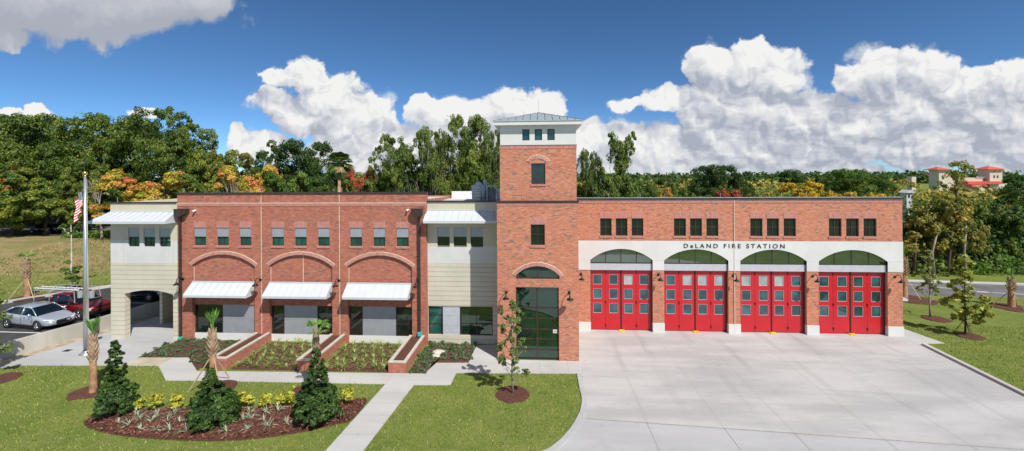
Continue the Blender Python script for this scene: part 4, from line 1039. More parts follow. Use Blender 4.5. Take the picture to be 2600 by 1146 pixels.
make_kind('bush', lobes(7,12,.42,.42,.40,(.14,.24)), 15200,0.0259,.15,.02,19,clump=.34)
make_kind('flat_top', [(0,0,.82,.30,.25,.12),(-.2,0,.76,.20,.18,.10),(.25,0,.72,.22,.2,.10),(.0,0,.66,.2,.2,.1)], 5000,.024,.6,.02,20)
make_kind('scraggly', [(.05,0,.9,.16,.14,.08),(.32,0,.86,.13,.12,.06),(-.12,0,.74,.14,.13,.09),(-.38,0,.62,.15,.13,.06),(.1,0,.68,.14,.14,.10),(.0,0,.52,.13,.13,.10),(-.3,0,.42,.2,.2,.08),(.25,0,.5,.10,.1,.08),(0,0,.3,.3,.25,.12)], 4200,.022,.62,.024,21,clump=.4,per=36)
def tree(kind, px, ytop, hw, Y, mat, label, name='tree', zb=None, cat='tree', group=None, trunk=None, rz=None, base=None, rnd=None):
    X, zt = P(px, ytop, Y)
    z0 = float(ground_h(X, Y)) if zb is None else zb
    h = zt - z0; wd = abs(P(px+hw, ytop, Y)[0]-P(px-hw, ytop, Y)[0])
    c, t_, ms = PROTO[kind]
    rg = random.Random(int(px*7+ytop)); rz = rg.uniform(-.5,.5) if rz is None else rz
    if rg.random()<.5 and kind not in ('sparse','scraggly'): rz += math.pi
    r = thing(name, (X, Y, z0), label, cat, group, rz); sx = wd/.98; r.scale = (sx, sx, h)
    for nm, me, m_ in (('crown',c,mat),('trunk',t_,trunk or BARK),('hanging_moss',ms,L_MOSS)):
        if me is None: continue
        o = bpy.data.objects.new(nm, me); COL.objects.link(o); o.parent = r
        o.material_slots[0].link='OBJECT'; o.material_slots[0].material = m_
        if nm=='hanging_moss': o['kind']='stuff'
    return r
gW='tall oaks on the bank behind the car park'; gB='trees behind the station roof'; gR='trees across the road on the right'
T=[ # kind, px, ytop, half width px, Y, material, label, name, group
 ('oak_a',-40,300,120,60,L_OAK,'tall dark oak cut off by the left edge of the photo','oak_tree',gW),
 ('oak_b',48,288,95,60,L_OAK,'leftmost wholly seen tall dark green oak above the car park','oak_tree',gW),
 ('oak_c',140,296,90,62,L_OAK,'second tall dark green oak from the left on the bank','oak_tree',gW),
 ('oak_a',225,299,85,60,L_OAK,'tall dark oak directly above the flagpole ball','oak_tree',gW),
 ('oak_b',306,289,85,63,L_OAK,'tall dark oak left of the highest rounded oak','oak_tree',gW),
 ('oak_c',418,279,100,61,L_OAK,'highest rounded oak in the left woods','oak_tree',gW),
 ('oak_a',492,322,62,62,L_OAK,'dark green oak on the right flank of the highest oak','oak_tree',gW),
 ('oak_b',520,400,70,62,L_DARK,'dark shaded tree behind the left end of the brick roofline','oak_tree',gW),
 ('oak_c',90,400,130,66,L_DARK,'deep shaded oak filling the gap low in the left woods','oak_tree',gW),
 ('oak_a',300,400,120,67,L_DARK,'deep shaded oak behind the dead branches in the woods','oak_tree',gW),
 ('low_round',5,400,30,55.5,L_AMB,'rusty amber and green small tree at the left edge','maple_tree',gW),
 ('low_round',112,414,78,55.5,L_YG,'yellow green small tree left of the flagpole','maple_tree',gW),
 ('low_round',205,425,42,56,L_YG,'narrow yellow green tree just behind the flagpole','maple_tree',gW),
 ('low_round',30,455,75,54.5,L_MID,'mid green low tree at the left edge under the oaks','maple_tree',gW),
 ('low_round',372,424,92,52,L_FALL,'yellow tree with red orange tips behind the cream wing','maple_tree',gW),
 ('low_round',545,365,58,58,L_YG,'yellow green tree right of the tall oaks','maple_tree',gW),
 ('low_round',520,430,60,54,L_YG,'light green bushy tree behind the left corner of the brick wing','maple_tree',gB),
 ('low_round',632,408,74,54,L_FALL,'orange and pink turning tree behind the brick wing','maple_tree',gB),
 ('low_round',585,375,62,60,L_OLIVE,'olive green tree behind the orange turning tree','maple_tree',gB),
 ('pointed',688,347,62,60,L_DARK,'dark green tree with a pointed top left of the lone palm','oak_tree',gB),
 ('oak_b',770,358,80,61,L_DARK,'dark green rounded tree between the pointed tree and the palm','oak_tree',gB),
 ('oak_a',830,410,52,60,L_DARK,'dark green slope of foliage just left of the lone palm','oak_tree',gB),
 ('low_round',730,425,55,53,L_MID,'mid green low tree before the dark rounded trees','maple_tree',gB),
 ('low_round',915,414,40,60,L_RED,'red orange tree right of the lone palm','maple_tree',gB),
 ('low_round',905,445,50,56,L_YG,'low yellow green tree under the red orange tree','maple_tree',gB),
 ('oak_c',995,342,60,58,L_OAK,'open topped oak just right of the red orange tree','oak_tree',gB),
 ('moss_b',1092,324,66,58,L_OAK,'moss hung oak in the middle of the group left of the tower','oak_tree',gB),
 ('oak_b',1192,290,64,59,L_OAK,'highest oak of the group left of the tower','oak_tree',gB),
 ('moss_b',1262,326,44,58,L_OAK,'moss hung oak tucked behind the left side of the tower','oak_tree',gB),
 ('oak_c',1050,400,70,62,L_DARK,'dark oak filling between the moss hung oaks','oak_tree',gB),
 ('oak_a',1160,390,75,63,L_DARK,'dark oak deep behind the highest oak near the tower','oak_tree',gB),
 ('sparse',1560,332,78,58,L_OAK,'tall open crowned tree just right of the tower','oak_tree',gB),
 ('moss_b',1492,380,40,59,L_OAK,'narrow mossy tree against the right side of the tower','oak_tree',gB),
 ('moss_a',1520,440,75,60,L_DARK,'dark mossy tree behind the open crowned tree','oak_tree',gB),
 ('oak_c',1625,455,55,64,L_OAK,'low oak between the open crowned tree and the amber tree','oak_tree',gB),
 ('low_round',1676,466,36,70,L_AMB,'round amber tree above the garage roof','maple_tree',gB),
 ('low_round',1722,466,26,72,L_MID,'small green tree right of the amber tree','maple_tree',gB),
 ('flat_top',1690,448,40,110,L_DARK,'small far dark tree above the amber tree','oak_tree',gB),
 ('oak_b',1812,419,66,95,L_DARK,'broad dark oak alone on the skyline above the bays','oak_tree',gB),
 ('oak_a',1882,432,32,95,L_DARK,'smaller dark oak joined to the right of the broad one','oak_tree',gB),
 ('low_round',1845,474,44,70,L_RED,'red leaved tree above the third bay lettering','maple_tree',gB),
 ('low_round',1775,486,36,68,L_YG,'low yellow bush between the amber and red trees','bush',gB),
 ('low_round',1925,480,45,72,L_OLIVE,'olive bushy tree right of the red tree','maple_tree',gB),
 ('flat_top',2008,425,42,110,L_DARK,'flat topped dark tree on the skyline above the golden tree','oak_tree',gB),
 ('low_round',2042,454,72,72,L_GOLD,'large golden yellow tree above the garage roof','maple_tree',gB),
 ('low_round',2125,478,52,68,L_GOLD,'low golden bush right of the large golden tree','bush',gB),
 ('low_round',2215,484,42,70,L_GOLD,'small golden bush near the right end of the roof','bush',gB),
 ('oak_b',2148,429,58,90,L_MID,'left half of the green clump above the right bay','oak_tree',gB),
 ('oak_a',2212,438,50,88,L_MID,'right half of the green clump above the right bay','oak_tree',gB),
 ('oak_c',2095,452,38,95,L_DARK,'small dark tree on the left of the green clump','oak_tree',gB),
 ('scraggly',2285,452,45,80,L_OLIVE,'thin olive tree above the right end of the roof','oak_tree',gR),
 ('bush',2352,468,82,50,L_OLIVE,'olive and gold tree beside the right corner of the garage','oak_tree',gR),
 ('low_round',2425,492,58,49,L_OLIVE,'tan green tree second from the garage across the road','oak_tree',gR),
 ('bush',2492,474,62,52,L_OAK,'dark green tree below the right hotel tower','oak_tree',gR),
 ('bush',2588,462,66,51,L_OAK,'dark green tree at the right edge of the photo','oak_tree',gR),
 ('oak_c',2660,440,90,54,L_DARK,'dark tree cut off by the right edge','oak_tree',gR),
 ('scraggly',2428,404,62,85,L_OLIVE,'bare limbed tree standing before the red roofed hotel','oak_tree',gR),
 ('flat_top',2590,440,45,140,L_DARK,'distant dark tree on the skyline at the right edge','oak_tree',gR),
]
for kind,px_,yt,hw,Y_,m_,lab,nm,gr in T: tree(kind,px_,yt,hw,Y_,m_,lab,nm,group=gr)
# undergrowth rows, each a mass nobody could count
def undergrowth(name, xs, ys, n, h, m_, seed, label, zb=0., leaf=.22):
    rg=np.random.default_rng(seed); X=rg.uniform(xs[0],xs[1],n); Y=rg.uniform(ys[0],ys[1],n)
    prof=.45+.55*np.abs(np.sin(X*.9+seed)*np.cos(X*.37+seed*2)); Z=rg.uniform(0,1,n)**.8*h*prof
    N_=rg.normal(size=(n,3))*.6+[0,-.5,.6]; N_/=np.linalg.norm(N_,axis=1)[:,None]
    g_=ground_h(X,Y); Q=leaf_quads(np.stack([X,Y,Z+g_],1),N_,leaf,rg,1.4)
    tag(quads_mesh(name,Q,m_),label,'undergrowth',kind='stuff')
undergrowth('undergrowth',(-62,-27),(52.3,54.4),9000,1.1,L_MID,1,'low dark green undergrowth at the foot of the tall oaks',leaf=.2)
undergrowth('undergrowth',(24,66),(47.5,49.5),6000,2.0,L_MID,2,'leafy green undergrowth below the trees across the road')
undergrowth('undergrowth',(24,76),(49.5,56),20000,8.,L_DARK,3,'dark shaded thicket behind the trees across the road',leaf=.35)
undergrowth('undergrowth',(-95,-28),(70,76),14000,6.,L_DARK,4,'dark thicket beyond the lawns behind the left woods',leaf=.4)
undergrowth('distant_woods',(-160,122),(150,185),26000,8.6,L_OLIVE,5,'distant green and olive woods along the skyline',leaf=1.1)
undergrowth('distant_woods',(-40,74),(95,110),16000,7.6,L_MID,6,'middle distance woods beyond the garage roof',leaf=.7)
undergrowth('distant_woods',(92,190),(100,128),20000,6.6,L_OLIVE,9,'olive woods below the far hotel beyond the road',leaf=.7)
undergrowth('skyline_woods',(-330,420),(390,450),26000,11.,L_DARK,7,'far dark green woods closing the skyline',leaf=2.4)
# bare limbs in front of the dark woods
def bare(px_, py_, Y_, s_, lab, seed):
    X,Z=P(px_,py_,Y_); z0=float(ground_h(X,Y_)); r=thing('dead_tree',(X,Y_,z0),lab,'dead tree'); rg=random.Random(seed); mb=MB()
    def grow(p,d,L,rad,k):
        q=p+d*L; mid=p.lerp(q,.5)+Vector((rg.uniform(-.1,.1),rg.uniform(-.1,.1),rg.uniform(-.05,.1)))*L
        mb.tube([p,mid,q],[rad,rad*.8,rad*.55],5,cap=False)
        if k>0:
            for _ in range(2+(k>2)): grow(q,(d+Vector((rg.uniform(-.8,.8),rg.uniform(-.5,.5),rg.uniform(-.15,.7)))).normalized(),L*rg.uniform(.55,.8),rad*.55,k-1)
    grow(Vector((X,Y_,z0)),Vector((rg.uniform(-.1,.15),0,1)).normalized(),(Z-z0)*s_,.16,4)
    mb.build('trunk',BARKL,r,smooth=True)
bare(258,440,51,.34,'bare grey dead tree to the right of the flagpole',3); bare(560,450,51.,.36,'bare branching limbs behind the left part of the brick roof',5); bare(1080,455,54,.36,'pale crooked bare tree left of the roof equipment',8)
for i,(px_,Y_,h_) in enumerate(((2318,46.9,4.5),(2372,46.8,5),(2404,47,4.6),(2452,46.9,5.2))):
    X_,_z=P(px_,600,Y_); t_=thing('slender_tree',(X_,Y_,0),('bare slender trunk nearest the garage corner across the road','second slender trunk from the garage across the road','third slender trunk from the garage across the road','fourth slender trunk from the garage across the road','slender trunk below the right hotel tower across the road','second slender trunk from the right edge across the road','slender trunk nearest the right edge across the road')[i],'tree','slender trunks across the road')
    rg=random.Random(i); MB().tube([(X_,Y_,-.05),(X_+rg.uniform(-.3,.3),Y_,h_*.5),(X_+rg.uniform(-.6,.6),Y_,h_)],[.16,.12,.07],7).build('trunk',BARKL if i%2 else BARK,t_,smooth=True)
    q=np.random.default_rng(i); P_,N_=crown_points([(q.uniform(-.5,.5),0,h_-.3,.6,.5,.5),(q.uniform(-1.4,1.4),0,h_-1.6,.7,.7,.6)],900,q,.5,30,.3); quads_mesh('crown',leaf_quads(P_,N_,.18,q,1.5),L_OLIVE,t_)
# lone cabbage palms behind the roof
def fan_leaf(Q, c, d, up, L, nseg, rg, w_=.035, spread=1.25, droop=.3):
    d=Vector(d).normalized(); s_=d.cross(Vector(up)).normalized(); n_=s_.cross(d)
    for k in range(nseg):
        a=-spread+2*spread*k/(nseg-1); dd=(d*math.cos(a)+s_*math.sin(a)).normalized(); l=L*(.75+.25*math.cos(a))*rg.uniform(.9,1.05)
        b=dd.cross(n_).normalized()*w_*L; p0=Vector(c); p1=p0+dd*l*.6; p2=p0+dd*l+Vector((0,0,-droop*l))
        Q.append([p0,p1+b,p2,p1-b])
def palm(X, Y, z0, h, lab, style='fan', boots=True, lean=0., stakes=0, group='young cabbage palms', rz=0., rt=.17, nf=10, seed=1, cat='palm tree', name='palm_tree', zl=.38):
    rg=random.Random(seed); r=thing(name,(X,Y,z0),lab,cat,group)
    hb=h*.42 if boots else 0.; ht=h*(.80 if style!='tied' else .72)
    mb=MB(); mb.tube([(X,Y,z0-.05),(X,Y,z0+.12),(X+lean*.3,Y,z0+hb*.6),(X+lean,Y,z0+ht)],[rt*1.25,rt*1.05,rt*.95,rt*.7],12)
    mb.build('trunk',plain('palm_trunk',(.36,.20,.11),.9,var=.3,scale=4.,bmp=.02) if 'palm_trunk' not in bpy.data.materials else bpy.data.materials['palm_trunk'],r,smooth=True)
    if boots:
        b=MB(); n=0; z=hb
        while z<ht+.05:
            f=(z-hb)/(ht-hb); rr=rt*(1.35-.65*f) if f>.15 else rt*(1.0+.35*f/.15)
            for k in range(5):
                a=6.283*k/5+n*.63+rg.uniform(-.1,.1); ca,sa=math.cos(a),math.sin(a); x0=X+lean*z/ht; u=rg.uniform(.9,1.1)
                t1=Vector((-sa,ca,0)); base=Vector((x0+ca*rt*.6,Y+sa*rt*.6,z0+z)); tip=Vector((x0+ca*rr*1.25*u,Y+sa*rr*1.25*u,z0+z+.26)); w_=.075
                b.add([base-t1*w_,base+t1*w_,tip+t1*w_*.45,tip-t1*w_*.45,base-t1*w_*.8+Vector((ca,sa,0))*.05+Vector((0,0,-.02)),base+t1*w_*.8+Vector((ca,sa,0))*.05,tip+t1*.02+Vector((ca,sa,0))*.03,tip-t1*.02+Vector((ca,sa,0))*.03],[(0,1,5,4),(4,5,6,7),(1,2,6,5),(3,0,4,7),(2,3,7,6),(0,3,2,1)])
            z+=.125; n+=1
        m1=plain('palm_boot',(.42,.29,.19),.9,var=.35,scale=3.) if 'palm_boot' not in bpy.data.materials else bpy.data.materials['palm_boot']
        b.build('boots',m1,r)
    top=Vector((X+lean,Y,z0+ht)); Q=[]; stem=MB()
    if style=='fan':
        for k in range(nf):
            a=6.283*k/nf+rg.uniform(-.2,.2); el=rg.uniform(.35,1.35); d=Vector((math.cos(a)*math.cos(el),math.sin(a)*math.cos(el),math.sin(el))); L=(h-ht)*1.1
            e=top+d*L*.62; stem.tube([top,e],[.022,.012],4); fan_leaf(Q,e,d+Vector((0,0,-.25)),(0,0,1),L*.62,15,rg,.05,1.5,.28)
    elif style=='tied':
        for k in range(nf):
            a=6.283*k/nf; d=Vector((math.cos(a)*.16,math.sin(a)*.16,1)).normalized(); L=(h-ht)*rg.uniform(.75,1.); stem.tube([top,top+d*L*.55],[.03,.02],4)
            fan_leaf(Q,top+d*L*.40,d+Vector((math.cos(a)*.2,math.sin(a)*.2,0)),(math.cos(a),math.sin(a),0),L*.7,5,rg,.05,.28,-.02)
    elif style=='big':
        for k in range(nf):
            a=6.283*k/nf*2.4; el=rg.uniform(-.5,1.3); d=Vector((math.cos(a)*math.cos(el),math.sin(a)*math.cos(el),math.sin(el))); L=(h-ht)*(.72)
            e=top+d*L*.5; stem.tube([top,e],[.04,.02],4); fan_leaf(Q,e,d+Vector((0,0,-.3)),(0,0,1),L*.62,13,rg,.10,1.4,.3)
    if stem.v: stem.build('leaf_stalks',L_PALM,r)
    org=ORIGIN[r.name]
    quads_mesh('fronds',np.array([[list(Vector(v)-org) for v in q] for q in Q]),L_PALMF if style=='big' else L_PALM,r)
    if style=='big':
        Q2=[]
        for k in range(46):
            a=6.283*k/46*3; d=Vector((math.cos(a)*.75,math.sin(a)*.75,-.65)); fan_leaf(Q2,top+d*.4+Vector((0,0,.1)),d,(0,0,1),(h-ht)*.42,5,rg,.09,.5,.25)
        quads_mesh('dead_fronds',np.array([[list(Vector(v)-org) for v in q] for q in Q2]),L_PALMD,r)
    for k in range(stakes):
        a=rz+6.283*k/stakes; ct,st_=math.cos(a),math.sin(a); zl_=h*zl; o=MB().tube([(X+ct*1.05,Y+st_*1.05,z0+.0),(X+ct*.17,Y+st_*.17,z0+zl_)],.032,4).build('stake',LUMBER,r)
    return r
def pt(px_,Y_,py_): return P(px_,py_,Y_)
x_,z_=P(861,394,52); palm(x_,52,2.,z_-.6,'tall lone cabbage palm with a brown skirt behind the brick roof','big',False,nf=34,seed=4,group=None,rt=.24)
x_,z_=P(1637,437,75); palm(x_,75,0,z_,'small far palm right of the open crowned tree','big',False,nf=22,seed=5,group=None,rt=.25)
palm(-22.21,20.17,0,3.80,'young palm with tied green top behind the left dark cone shrub','tied',True,nf=10,seed=11,rt=.16)
palm(-16.58,20.97,0,3.95,'young palm with tied top behind the middle dark cone shrub','tied',True,stakes=3,nf=8,seed=12,rz=-2.7,rt=.17,lean=-.05)
palm(-11.20,20.85,0,3.62,'young palm with open green fan leaves behind the right cone shrub','fan',True,stakes=0,nf=9,seed=13,rt=.12,lean=.08)
zl_=float(ground_h(-46.3,36.3)); 
X_,Y_=G(69,754,.75); palm(X_,Y_,float(ground_h(X_,Y_)),3.85,'young palm with a green tuft on the bank beyond the cars','fan',True,stakes=3,nf=4,seed=14,rz=-2.4,rt=.20)
palm(37.07,36.59,0,3.1,'staked young palm with bare tip at the right edge','tied',True,stakes=3,nf=4,seed=15,rz=-1.6,rt=.22)
palm(30.9,38.9,0,4.6,'staked young palm half hidden by the garage corner','tied',True,stakes=2,nf=3,seed=16,rz=-.7,rt=.24,zl=.36)
for x_,y_,r_,n_ in ((-22.5,20.3,.85,1),(-16.3,21.0,.8,2),(-11.55,20.9,.85,3),(-1.37,21.13,.85,4),(X_,Y_,1.1,5),(37.0,36.5,1.3,6),(31.3,38.4,1.5,7),(28.8,33.5,.8,8),(27.9,30.1,.75,9),(-28.7,21.3,.8,10),(24.2,32.4,.9,12)): ring(x_,y_,r_,seed=n_)
# cone shrubs of the island bed
def cone_shrub(x,y,h,r,lab,seed,bend=0.):
    rg=np.random.default_rng(seed); t_=thing('cone_shrub',(x,y,0),lab,'shrub','dark cone shaped shrubs in the island bed'); bl=[]
    n=64
    for k in range(n):
        f=(k+.5)/n; z=.12*h+f*.84*h; rr=r*(1-f**1.05)*rg.uniform(.88,1.05)+.07; a=k*2.399+rg.uniform(-.25,.25); q=rr*rg.uniform(.55,.78); s_=max(.11,rr*.36)
        bl.append((math.cos(a)*q+bend*f,math.sin(a)*q,z,s_,s_,s_*rg.uniform(.75,1.1)))
    bl.append((0,0,.25*h,r*.8,r*.8,.2*h))
    P_,N_=crown_points(bl,30000,rg,.36,70,.55,1.3); P_[:,2]=np.maximum(P_[:,2],.05)
    quads_mesh('foliage',leaf_quads(P_,N_,.070,rg,1.9),L_SHRUB,t_)
    MB().tube([(x,y,0),(x,y,h*.9)],[.05,.015],6).build('trunk',BARK,t_)
cone_shrub(-19.15,18.35,3.45,.74,'dark green cone shrub at the left end of the mulch island',31)
cone_shrub(-14.20,17.95,2.42,1.10,'broad dark cone shrub in the middle of the mulch island',32,-.15)
cone_shrub(-9.78,18.35,3.30,1.0,'tall dark cone shrub at the right end of the mulch island',33)
# golden shrubs of the same bed
for i,(px_,py_,w_,h_,lab) in enumerate(((352,1047,.42,.80,'small lemon yellow shrub just right of the left cone shrub'),(393,1047,.58,1.0,'round lemon yellow shrub second from the left cone shrub'),(448,1044,.62,.78,'lemon yellow shrub touching the left side of the middle cone shrub'),(613,1040,.48,1.18,'tall lemon yellow shrub touching the right side of the middle cone shrub'),(632,1035,.42,.62,'low lemon yellow shrub beside the tall yellow one'),(676,1040,.56,.98,'lemon yellow shrub left of the pair before the right cone shrub'),(714,1036,.52,.85,'lemon yellow shrub second from the right cone shrub'),(741,1034,.40,1.02,'lemon yellow shrub against the left side of the right cone shrub'),(884,1032,.55,1.0,'lone lemon yellow shrub right of the right cone shrub'))):
    x,y=G(px_,py_); rg=np.random.default_rng(60+i); t_=thing('golden_shrub',(x,y,.08),lab,'shrub','lemon yellow shrubs along the back of the island bed')
    w_*=.85; h_*=.85; bl=[(rg.uniform(-.3,.3)*w_,rg.uniform(-.3,.3)*w_,h_*rg.uniform(.3,.85),w_*.36,w_*.36,h_*.2) for _ in range(8)]+[(0,0,h_*.4,w_*.45,w_*.45,h_*.35)]
    P_,N_=crown_points(bl,900,rg,.5,24,.5,1.2); P_[:,2]=np.maximum(P_[:,2],.02); quads_mesh('foliage',leaf_quads(P_,N_,.07,rg,1.5),L_LEMON,t_)
    MB().tube([(x,y,.05),(x,y,h_*.6)],[.02,.01],5).build('stem',BARK,t_)
# strap leaved plants
def tuft_mesh(nb, L, w_, seed, m_, flat=.6):
    rg=np.random.default_rng(seed); Q=[]
    for k in range(nb):
        a=rg.uniform(0,6.283); el=rg.uniform(flat,1.35); l=L*rg.uniform(.65,1.1); d=np.array([math.cos(a)*math.cos(el),math.sin(a)*math.cos(el),math.sin(el)]); s_=np.array([-math.sin(a),math.cos(a),0])*w_
        p0=np.zeros(3)+d*.02; p1=d*l*.55; p2=d*l+np.array([math.cos(a),math.sin(a),0])*l*.18+np.array([0,0,-l*.22*math.cos(el)*1.6])
        Q.append([p0-s_*.6,p0+s_*.6,p1+s_,p1-s_]); Q.append([p1-s_,p1+s_,p2+s_*.15,p2-s_*.15])
    o=quads_mesh('tuft',np.array(Q),m_); me=o.data; bpy.data.objects.remove(o); return me
TUFTS=[tuft_mesh(34,.40,.013,s_,L_VAR,.35) for s_ in (1,2,3,4)]; STRIPE=[tuft_mesh(15,.52,.020,s_,L_STRIPE,.45) for s_ in (5,6,7)]; JUN=[]
for s_ in (8,9,10):
    rg=np.random.default_rng(s_); P_,N_=crown_points([(rg.uniform(-.18,.18),rg.uniform(-.18,.18),.08,.16,.16,.10) for _ in range(5)],360,rg,.5,20,.4); P_[:,2]=np.maximum(P_[:,2],.01)
    o=quads_mesh('low_shrub',leaf_quads(P_,N_,.05,rg,2.2),L_JUN); JUN.append(o.data); bpy.data.objects.remove(o)
def plant(name, me, x, y, z, s_, lab, cat, gr, rz):
    o=bpy.data.objects.new(name,me); COL.objects.link(o); o.location=(x,y,z); o.scale=(s_,s_,s_); o.rotation_euler.z=rz; tag(o,lab,cat,gr); return o
def fill(poly, nx, ny, seed, fn, inset=.3):
    rg=random.Random(seed); pa=np.array(poly); x0,x1=pa[:,0].min()+inset,pa[:,0].max()-inset; y0,y1=pa[:,1].min()+inset,pa[:,1].max()-inset*1.2
    for j in range(ny):
        for i in range(nx):
            x=x0+(x1-x0)*(i+.5*(j%2)*.9)/(nx-.6)+rg.uniform(-.1,.1); y=y0+(y1-y0)*j/(ny-1)+rg.uniform(-.09,.09)
            if inpoly(np.array([x]),np.array([y]),poly)[0]: fn(x,y,rg)
for poly,lab,gr,sd in ((BED_1,'variegated liriope clump in the mulch bed between the first two brick planters','liriope clumps in the left planter bed',21),(BED_2,'variegated liriope clump in the mulch bed between the last two brick planters','liriope clumps in the right planter bed',22)):
    fill(poly,7,6,sd,lambda x,y,rg,lab=lab,gr=gr: plant('liriope_clump',TUFTS[rg.randrange(4)],x,y,.07,rg.uniform(.95,1.3),lab,'plant',gr,rg.uniform(0,6)),.28)
for px_,py_ in ((303,1082),(326,1088),(352,1066),(355,1072),(400,1058),(384,1078),(424,1076),(441,1060),(455,1080),(357,1098),(396,1100),(432,1100),(472,1103),(519,1105),(576,1104),(574,1087),(634,1053),(636,1070),(617,1076),(628,1098),(671,1076),(676,1056),(706,1053),(683,1091),(728,1082),(344,1061)):
    x,y=G(px_,py_); rg=random.Random(px_); plant('striped_lily',STRIPE[rg.randrange(3)],x,y,.11,rg.uniform(.6,.95),'pale striped strap leaved plant dotted over the bark of the mulch island','plant','pale striped plants in the island bed',rg.uniform(0,6))
jl=lambda lab,gr: (lambda x,y,rg: plant('juniper_shrub',JUN[rg.randrange(3)],x,y,.04,rg.uniform(.65,1.05),lab,'shrub',gr,rg.uniform(0,6)))
fill(BED_L,11,6,41,jl('low blue green juniper mound in the bed beside the drive-through porch','low junipers in the left bed'),.15)
fill([p for p in BED_R],8,8,42,jl('low blue green juniper mound in the bed beside the tower walk','low junipers in the right bed'),.22)
# young street trees
def young(x,y,z0,h,blobs,n,leaf,m_,tr,lab,bark,seed,name='young_tree',per=26,clump=.5,stakes=0,gr='young trees on the lawns'):
    rg=np.random.default_rng(seed); t_=thing(name,(x,y,z0),lab,'tree',gr); P_,N_=crown_points(blobs,n,rg,clump,per,.2)
    quads_mesh('crown',leaf_quads(P_,N_,leaf,rg,1.8),m_,t_); mb=MB(); org=Vector((x,y,z0)); pts=[]
    top=max(b[2] for b in blobs)
    sway=[0,rg.uniform(-.04,.04),rg.uniform(-.06,.06),rg.uniform(-.05,.05),0]
    sp=lambda f:(x+np.interp(f,[0,.25,.5,.75,1],sway),y,z0+top*f)
    mb.tube([sp(f) for f in (0,.25,.5,.75,1.)],[tr,tr*.8,tr*.65,tr*.45,tr*.2],8)
    for b in blobs:
        f=max(.12,(b[2]-.45*math.hypot(b[0],b[1])-.25)/top); s_=Vector(sp(min(f,.95))); e=Vector((x+b[0],y+b[1],z0+b[2])); mb.tube([s_,s_.lerp(e,.5)+Vector((0,0,-.05)),e],[tr*.35,tr*.25,tr*.1],4,cap=False)
        for _ in range(3):
            d=Vector(rg.normal(size=3)); mb.tube([s_.lerp(e,.6),e+d.normalized()*b[3]*.9],[tr*.16,tr*.06],3,cap=False)
    mb.build('trunk',bark,t_,smooth=True)
    for k in range(stakes):
        a=.5+6.283*k/stakes; MB().tube([(x+math.cos(a)*.6,y+math.sin(a)*.6,z0),(x,y,z0+1.1)],.02,4).build('stake',LUMBER if stakes<3 else BARK,t_)
def colb(seed,n,z0,z1,r,s_,taper=.3):
    rg=random.Random(seed); o=[]
    for k in range(n):
        f=k/(n-1); a=k*2.399+rg.uniform(-.4,.4); q=r*(1-taper*f)*rg.uniform(.25,1.) if f<.93 else 0; o.append((math.cos(a)*q,math.sin(a)*q,z0+(z1-z0)*f,s_*rg.uniform(.7,1.2),s_*rg.uniform(.7,1.2),s_*rg.uniform(.8,1.3)))
    return o
young(-1.37,21.13,0,4.7,colb(1,30,1.15,4.45,.80,.22),6800,.060,L_CREPE,.055,'young small leaved tree on the lawn before the tower entrance',BARKL,71)
young(28.59,33.73,0,4.9,colb(2,20,1.8,4.7,.85,.30),2300,.10,L_CREPE,.06,'thin pale green young tree on the right lawn nearest the garage',BARKL,72)
young(27.78,30.22,0,5.2,colb(3,12,.95,2.6,1.15,.34,.2)+colb(4,13,2.8,5.0,.65,.27),3400,.16,L_YEL,.06,'yellow leaved young tree with three props on the right lawn',BARK,73,stakes=3)
X2,Y2=G(181,729,.95); young(X2,Y2,float(ground_h(X2,Y2)),5.6,[(-.9,0,5.6,.35,.3,.3),(-.4,0,5.2,.3,.3,.3),(.5,0,5.4,.35,.3,.3),(1.0,0,5.8,.3,.3,.35),(.0,0,4.9,.3,.3,.3),(-.5,0,1.6,.5,.4,.5),(.5,0,1.7,.4,.4,.5),(.1,0,1.0,.5,.5,.4),(-.2,0,2.5,.3,.3,.3)],1500,.13,L_MID,.10,'white barked young tree on the bank behind the red pickup',plain('white_bark',(.55,.52,.45),.9,var=.25),74); ring(X2+.2,Y2,1.4,seed=20)
young(-29.9,21.4,0,4.8,colb(6,16,1.4,4.6,1.15,.42),2600,.11,L_CREPE,.06,'young tree whose leaves show at the left edge beside the retaining wall',BARK,75)
young(29.9,21.8,0,4.6,colb(8,16,1.5,4.5,1.0,.42),1500,.11,L_MID,.06,'young tree standing beyond the right edge of the photo',BARK,76)
blades()
bank_tufts()
# ================================================================ VEHICLES, POLE, FAR THINGS
P_SILV=plain('silver_paint',(.60,.64,.70),.28,.55,.03,1.,.5,coat=.8); P_REDT=plain('dark_red_paint',(.20,.006,.010),.25,.25,.03,1.,.5,coat=.9); P_NAVY=plain('navy_paint',(.012,.016,.035),.22,.3,.03,1.,.5,coat=.9)
P_BLK=plain('black_paint',(.008,.009,.012),.22,.2,.03,1.,.5,coat=.9); TYRE=plain('tyre_rubber',(.018,.018,.018),.85); ALLOY=plain('alloy',(.55,.56,.58),.3,.9,.05); CARG=glass_mat('car_glass',(.7,.85,.9),(.008,.014,.018),1.7); TRIM=plain('black_trim',(.012,.012,.013),.6); HLAMP=plain('headlight_lens',(.75,.78,.80),.12,.2,.1,coat=1.); TLAMP=plain('amber_lens',(.55,.10,.02),.2); GRILL=plain('grille_mesh',(.02,.02,.022),.4,.5); CHROME=plain('chrome',(.75,.76,.78),.15,1.,.03)
